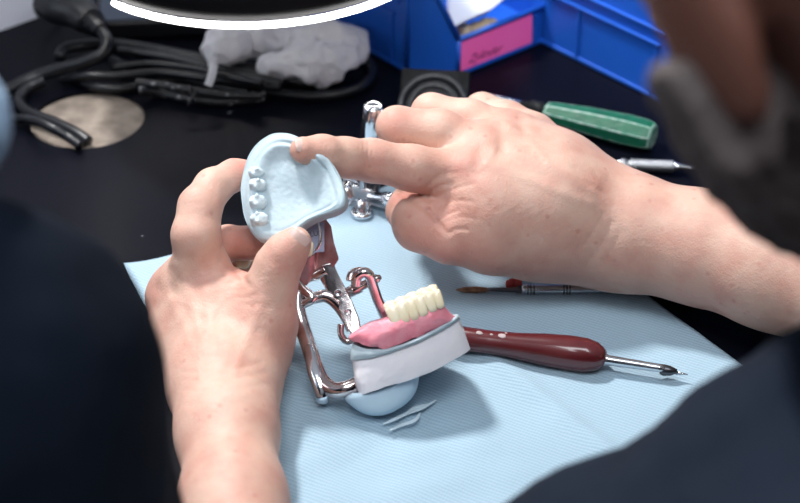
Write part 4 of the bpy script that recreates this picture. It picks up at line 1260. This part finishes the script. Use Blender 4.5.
# ------------------------------------------------------------------ black square clamp with a round ring, behind the knuckles
kb = empty('ring_holder', P(432, 98), 'black square holder with a worn round ring, between the knuckles and blue bin', 'holder')
bm = bmesh.new(); ka = Vector((1, -.10, 0)).normalized(); kp = Vector((.10, 1, 0)).normalized()
kc = P(432, 104)
n_up = (Z * .80 - kp * .60).normalized(); tdir = ka.cross(n_up) * -1
cK = P(434, 101, .012)
add_box(bm, cK, ka, n_up.cross(ka), n_up, .044, .040, .010)
bm_obj('block', bm, M['grey_black'], kb, bevel=.0012)
bm = bmesh.new(); e_b = n_up.cross(ka)
for R_, r_ in ((.0205, .0018), (.0140, .0012)):
    pts = [cK - e_b * .006 + n_up * .0065 + ka * (math.cos(a_) * R_ ) + e_b * (math.sin(a_) * R_) for a_ in [2 * math.pi * i / 48 for i in range(48)]]
    add_tube(bm, pts, r_, 10, closed=True)
bm_obj('ring', bm, mat('worn_ring', (.03, .032, .036), .45, col2=(.07, .072, .076), vscale=200), kb)
bm = bmesh.new(); lathe(bm, cK - e_b * .006 + n_up * .005, n_up, [(0, .0195), (.001, .0195), (.0012, .0135), (.0004, .0128)], 40); bm_obj('disc', bm, M['black_plastic'], kb)

# ------------------------------------------------------------------ crumpled white tissue
def tiss(Q):
    d = sd_ell(Q, P(310, 62, .016), (.030, .013, .010))
    d = smin(d, sd_ell(Q, P(328, 46, .018), (.024, .017, .012)), .006)
    d = smin(d, sd_ell(Q, P(228, 50, .018), (.013, .013, .010)), .004)
    d = smin(d, sd_ell(Q, P(268, 34, .020), (.036, .013, .010)), .005)
    d = smin(d, sd_cone(Q, P(346, 58, .014), P(358, 57, .013), .006, .003), .002)
    return d
lo = np.array(P(250, 60)) - .08; hi = np.array(P(320, 50)) + .08; lo[2] = -.004; hi[2] = .055
vV, vF = surface_nets(tiss, lo, hi, .0012)
def crumple(V, F, amp, sc, seed):
    """flat facets meeting in sharp folds, as in crushed paper"""
    out = noisy(V, F, 0.0, 1)
    v0, v1, v2 = V[F[:, 0]], V[F[:, 1]], V[F[:, 2]]
    fn = np.cross(v1 - v0, v2 - v0); N = np.zeros_like(V)
    for k in range(4): np.add.at(N, F[:, k], fn)
    N /= np.linalg.norm(N, axis=1)[:, None] + 1e-12
    for i in range(len(V)):
        p = Vector(V[i]) * sc + Vector((seed, 0, 0)); p += mn.noise_vector(p * .8) * .5
        ds, _ = mn.voronoi(p)
        out[i] = V[i] + N[i] * amp * (ds[0] * 1.6 - .6)
    return out
vV = crumple(vV, vF, .0075, 38, 2); vV = crumple(vV, vF, .0028, 95, 7)
vV[:, 2] = np.maximum(vV[:, 2], .002)
ti = link('crumpled_tissue', np_mesh('crumpled_tissue', vV, vF), M['tissue']); tag(ti, 'crumpled white tissue lying on the black cables beneath the lamp', 'tissue')
zt = empty('cable_tie', P(210, 70, .02), 'white plastic strap hanging over the cables at the left end of the tissue', 'strap')
bm = bmesh.new(); add_box(bm, P(213, 62, .024), RT + UP * .3, UP, FW, .0070, .0060, .004); bm_obj('head', bm, M['tie_white'], zt, bevel=.001)
tube_obj('strip', [P(214, 62, .024), P(213, 70, .023), P(211, 78, .020), P(208, 86, .016)], [.0026, .0028, .0028, .0026], M['tie_white'], zt, flat=.3, flatdir=-FW)

# ------------------------------------------------------------------ cables
def cable(pts, r, label, m='rubber', name='cable'):
    o = tube_obj(name, [P(x, y, z) for x, y, z in pts], r, M[m], n=10, seg=14)
    tag(o, label, 'cable', 'black cables behind the work area'); return o
cable([(60, 58, .005), (64, 50, .006), (80, 46, .006), (112, 44, .006), (150, 49, .006), (190, 57, .006), (230, 65, .006), (268, 74, .006), (300, 82, .006), (322, 80, .005)], .0040, 'thickest black cable, running from the looped end to beneath the tissue')
cable([(112, 60, .0040), (130, 67, .0040), (165, 70, .0040), (205, 76, .004), (240, 84, .004), (275, 92, .004), (308, 96, .004), (340, 94, .004), (364, 85, .004), (373, 70, .004), (362, 55, .004), (350, 42, .004), (347, 24, .004), (358, 2, .004)], .0033, 'black cable looping round the right side of the white tissue')
cable([(70, 72, .0035), (84, 83, .0035), (108, 89, .0035), (140, 86, .0035), (180, 80, .0035), (215, 86, .0035), (250, 93, .0035)], .0030, 'black cable sagging just behind the round hole')
cable([(62, 80, .0035), (85, 76, .010), (115, 76, .0095), (160, 73, .0100), (205, 78, .0115), (250, 84, .0110), (280, 87, .0110)], .0028, 'black cable crossing above the others left of the strap')
cable([(140, 90, .009), (160, 93, .0033), (185, 98, .0030), (215, 102, .0030), (240, 101, .0030), (258, 99, .003), (265, 94, .003)], .0027, 'front black cable with white printed dots beside the twist tie', 'cable_print')
cable([(136, 82, .010), (165, 86, .0095), (195, 91, .0085), (225, 95, .0080), (262, 96, .0080)], .0026, 'upper black cable with white printed dots beside the twist tie', 'cable_print')
cable([(44, 80, .008), (28, 88, .005), (19, 100, .004), (27, 112, .004), (52, 122, .004), (75, 133, .003), (88, 142, .001)], .0040, 'black cable curling down to the front edge of the round hole')
cable([(-180, 132, .004), (-80, 124, .004), (10, 119, .004), (35, 121, .010), (52, 128, .010), (68, 137, .006), (80, 146, .004)], .0030, 'thin black cable crossing the near left rim of the round hole')
cable([(118, 50, .0125), (160, 56, .0130), (200, 64, .0135), (240, 73, .0130), (282, 83, .0125)], .0028, 'black cable lying on the thickest one, left of the tissue')
cable([(112, 68, .0095), (150, 64, .0105), (190, 68, .0120), (225, 76, .0150), (262, 83, .0160)], .0026, 'black cable running between the thickest one and the strap end')
tt_ = empty('twist_tie', P(192, 96, .01), 'thin black twist tie knotted round the printed cables', 'tie')
tube_obj('loop', [P(189, 86, .0125), P(190, 91, .0125), P(192, 98, .0085), P(193, 104, .003)], .0011, M['rubber'], tt_)
tube_obj('end', [P(188, 105, .010), P(193, 97, .013), P(198, 90, .016)], .0010, M['rubber'], tt_)
# power plug and its cord
pg = empty('power_plug', P(80, 25, .02), 'black moulded power plug with a thick cord, in the back left corner', 'plug')
tube_obj('body', [P(48, 0, .034), P(62, 6, .034), P(78, 12, .033), P(90, 22, .031)], [.0135, .0155, .0140, .0105], M['black_plastic'], pg, flat=.8, flatdir=Z)
tube_obj('strain_relief', [P(88, 20, .031), P(96, 26, .030), P(101, 31, .029)], [.0085, .0068, .0052], M['rubber'], pg)
for k in range(4):
    p = P(90 + 3 * k, 21 + 2.6 * k, .0308 - .0006 * k); q = P(91 + 3 * k, 22 + 2.6 * k, .0307 - .0006 * k)
    bm = bmesh.new(); add_tube(bm, [p, q], .0094 - .0010 * k, 16); bm_obj('grip_ridge', bm, M['rubber'], pg)
tube_obj('cord', [P(100, 30, .029), P(107, 40, .026), P(104, 52, .022), P(88, 61, .0175), P(60, 69, .012), P(30, 79, .007), P(0, 93, .005), P(-60, 108, .005), P(-170, 120, .005)], .0042, M['rubber'], pg)
bm = bmesh.new(); a = P(37, 0, .01); 
o = tube_obj('thin_wire', [P(36, -8, .0300), P(36, 4, .022), P(38, 15, .012), P(60, 18, .0025)], .0011, M['rubber']); tag(o, 'thin black wire hanging in front of the grey wall', 'wire')
# dark power strip behind the cables
ps = empty('power_strip', P(160, 33), 'long dark power strip with a slate grey top, behind the cables and plug', 'power strip')
pa, pb_ = P(104, 44), P(232, 38); d_ = (pb_ - pa).normalized(); nn_ = Vector((-d_.y, d_.x, 0))
cps = (pa + pb_) / 2 + nn_ * .028
bm = bmesh.new(); add_box(bm, cps + Z * .0075, d_, nn_, Z, .098, .050, .013); bm_obj('body', bm, M['black_plastic'], ps, bevel=.002)
bm = bmesh.new(); add_box(bm, cps + nn_ * .000 + Z * .0145, d_, nn_, Z, .092, .044, .0015); bm_obj('top_panel', bm, M['slate'], ps, bevel=.0005)

# ------------------------------------------------------------------ ring lamp over the desk
lp = empty('ring_lamp', (0, 0, 0), 'black ring lamp with a glowing white tube, hanging over the back of the desk', 'lamp')
LR = .116; dl = .95
near = W(240, 24, dl)
lc_ = near + Vector((0, 1, 0)) * LR
lp.location = lc_
bm = bmesh.new(); n = 120; pts = []
a0 = math.radians(-90 - 41.0)
pts = [lc_ + Vector((math.cos(a0 + (math.radians(344)) * i / n) * LR, math.sin(a0 + math.radians(344) * i / n) * LR, 0)) for i in range(n + 1)]
pts = [p - Z * .001 for p in pts]
add_tube(bm, pts, [.0014, .0018] + [.0019] * 38 + [.0024] * (n - 40) + [.0020] , 14)
bm_obj('light_tube', bm, M['tube'], lp)['label'] = 'glowing white ring tube'
bm = bmesh.new(); lathe(bm, lc_ + Z * .0016, Z, [(0, LR - .010), (.0, LR - .001), (.006, LR + .0015), (.020, LR - .002), (.028, LR - .012), (.030, LR - .05)], 72)
bm_obj('housing', bm, M['lamp_black'], lp)
tube_obj('arm', [lc_ + Vector((0, .03, .028)), lc_ + Vector((.02, .10, .12)), lc_ + Vector((.10, .30, .26)), Vector((.25, .50, .22)), Vector((.30, .58, .012))], .008, M['lamp_black'], lp)
bm = bmesh.new(); lathe(bm, (.30, .58, .0), Z, [(0, .028), (.010, .028), (.012, .024), (.02, .012)], 32); bm_obj('base', bm, M['lamp_black'], lp)

# ------------------------------------------------------------------ light
def area(name, loc, target, size, power, col, sy=None):
    d = bpy.data.lights.new(name, 'AREA'); d.shape = 'RECTANGLE' if sy else 'DISK'; d.size = size
    if sy: d.size_y = sy
    d.energy = power; d.color = col
    o = bpy.data.objects.new(name, d); C.objects.link(o); o.location = loc
    o.rotation_euler = (Vector(target) - Vector(loc)).to_track_quat('-Z', 'Y').to_euler(); return o
T0 = Vector((0, -.12, .03))
key_dir = Vector((-.38, .52, 1.0)).normalized()
area('key_light', T0 + key_dir * 1.25, T0, .15, 13.5, (1.0, .985, .97))
area('front_fill_light', (.15, -.85, 1.7), (0, 0, 0), 1.0, 17, (.90, .95, 1.0), .8)  # unseen fill added on the camera side to brighten hands and denture
area('left_light', (-1.4, -.5, 1.1), (-.1, 0, 0), 1.0, 6, (.80, .90, 1.0), .8)  # broad, weak, cool area light from the left
w = bpy.data.worlds.new('world'); bpy.context.scene.world = w; w.use_nodes = True
nt = w.node_tree; bg = nt.nodes['Background']
tc = nt.nodes.new('ShaderNodeTexCoord'); gr = nt.nodes.new('ShaderNodeSeparateXYZ'); rp = nt.nodes.new('ShaderNodeValToRGB')
nt.links.new(tc.outputs['Generated'], gr.inputs[0]); nt.links.new(gr.outputs['Z'], rp.inputs['Fac'])
rp.color_ramp.elements[0].color = (.05, .055, .07, 1); rp.color_ramp.elements[0].position = 0.2
rp.color_ramp.elements[1].color = (.34, .37, .42, 1); rp.color_ramp.elements[1].position = 1.0
nt.links.new(rp.outputs['Color'], bg.inputs['Color']); bg.inputs['Strength'].default_value = 0.7

# ------------------------------------------------------------------ camera
cd = bpy.data.cameras.new('camera'); cam = bpy.data.objects.new('camera', cd); C.objects.link(cam)
cam.location = CAM; cam.rotation_euler = (math.radians(90) - PITCH, 0, 0)
cd.sensor_width = 36; cd.lens = FPX / 800 * 36; cd.clip_start = .02
cd.dof.use_dof = True; cd.dof.focus_distance = .86; cd.dof.aperture_fstop = 7.5
sc = bpy.context.scene
sc.camera = cam
sc.view_settings.view_transform = 'Standard'
sc.view_settings.look = 'None'
sc.view_settings.exposure = 0.5
sc.cycles.use_denoising = True
sc.cycles.max_bounces = 6
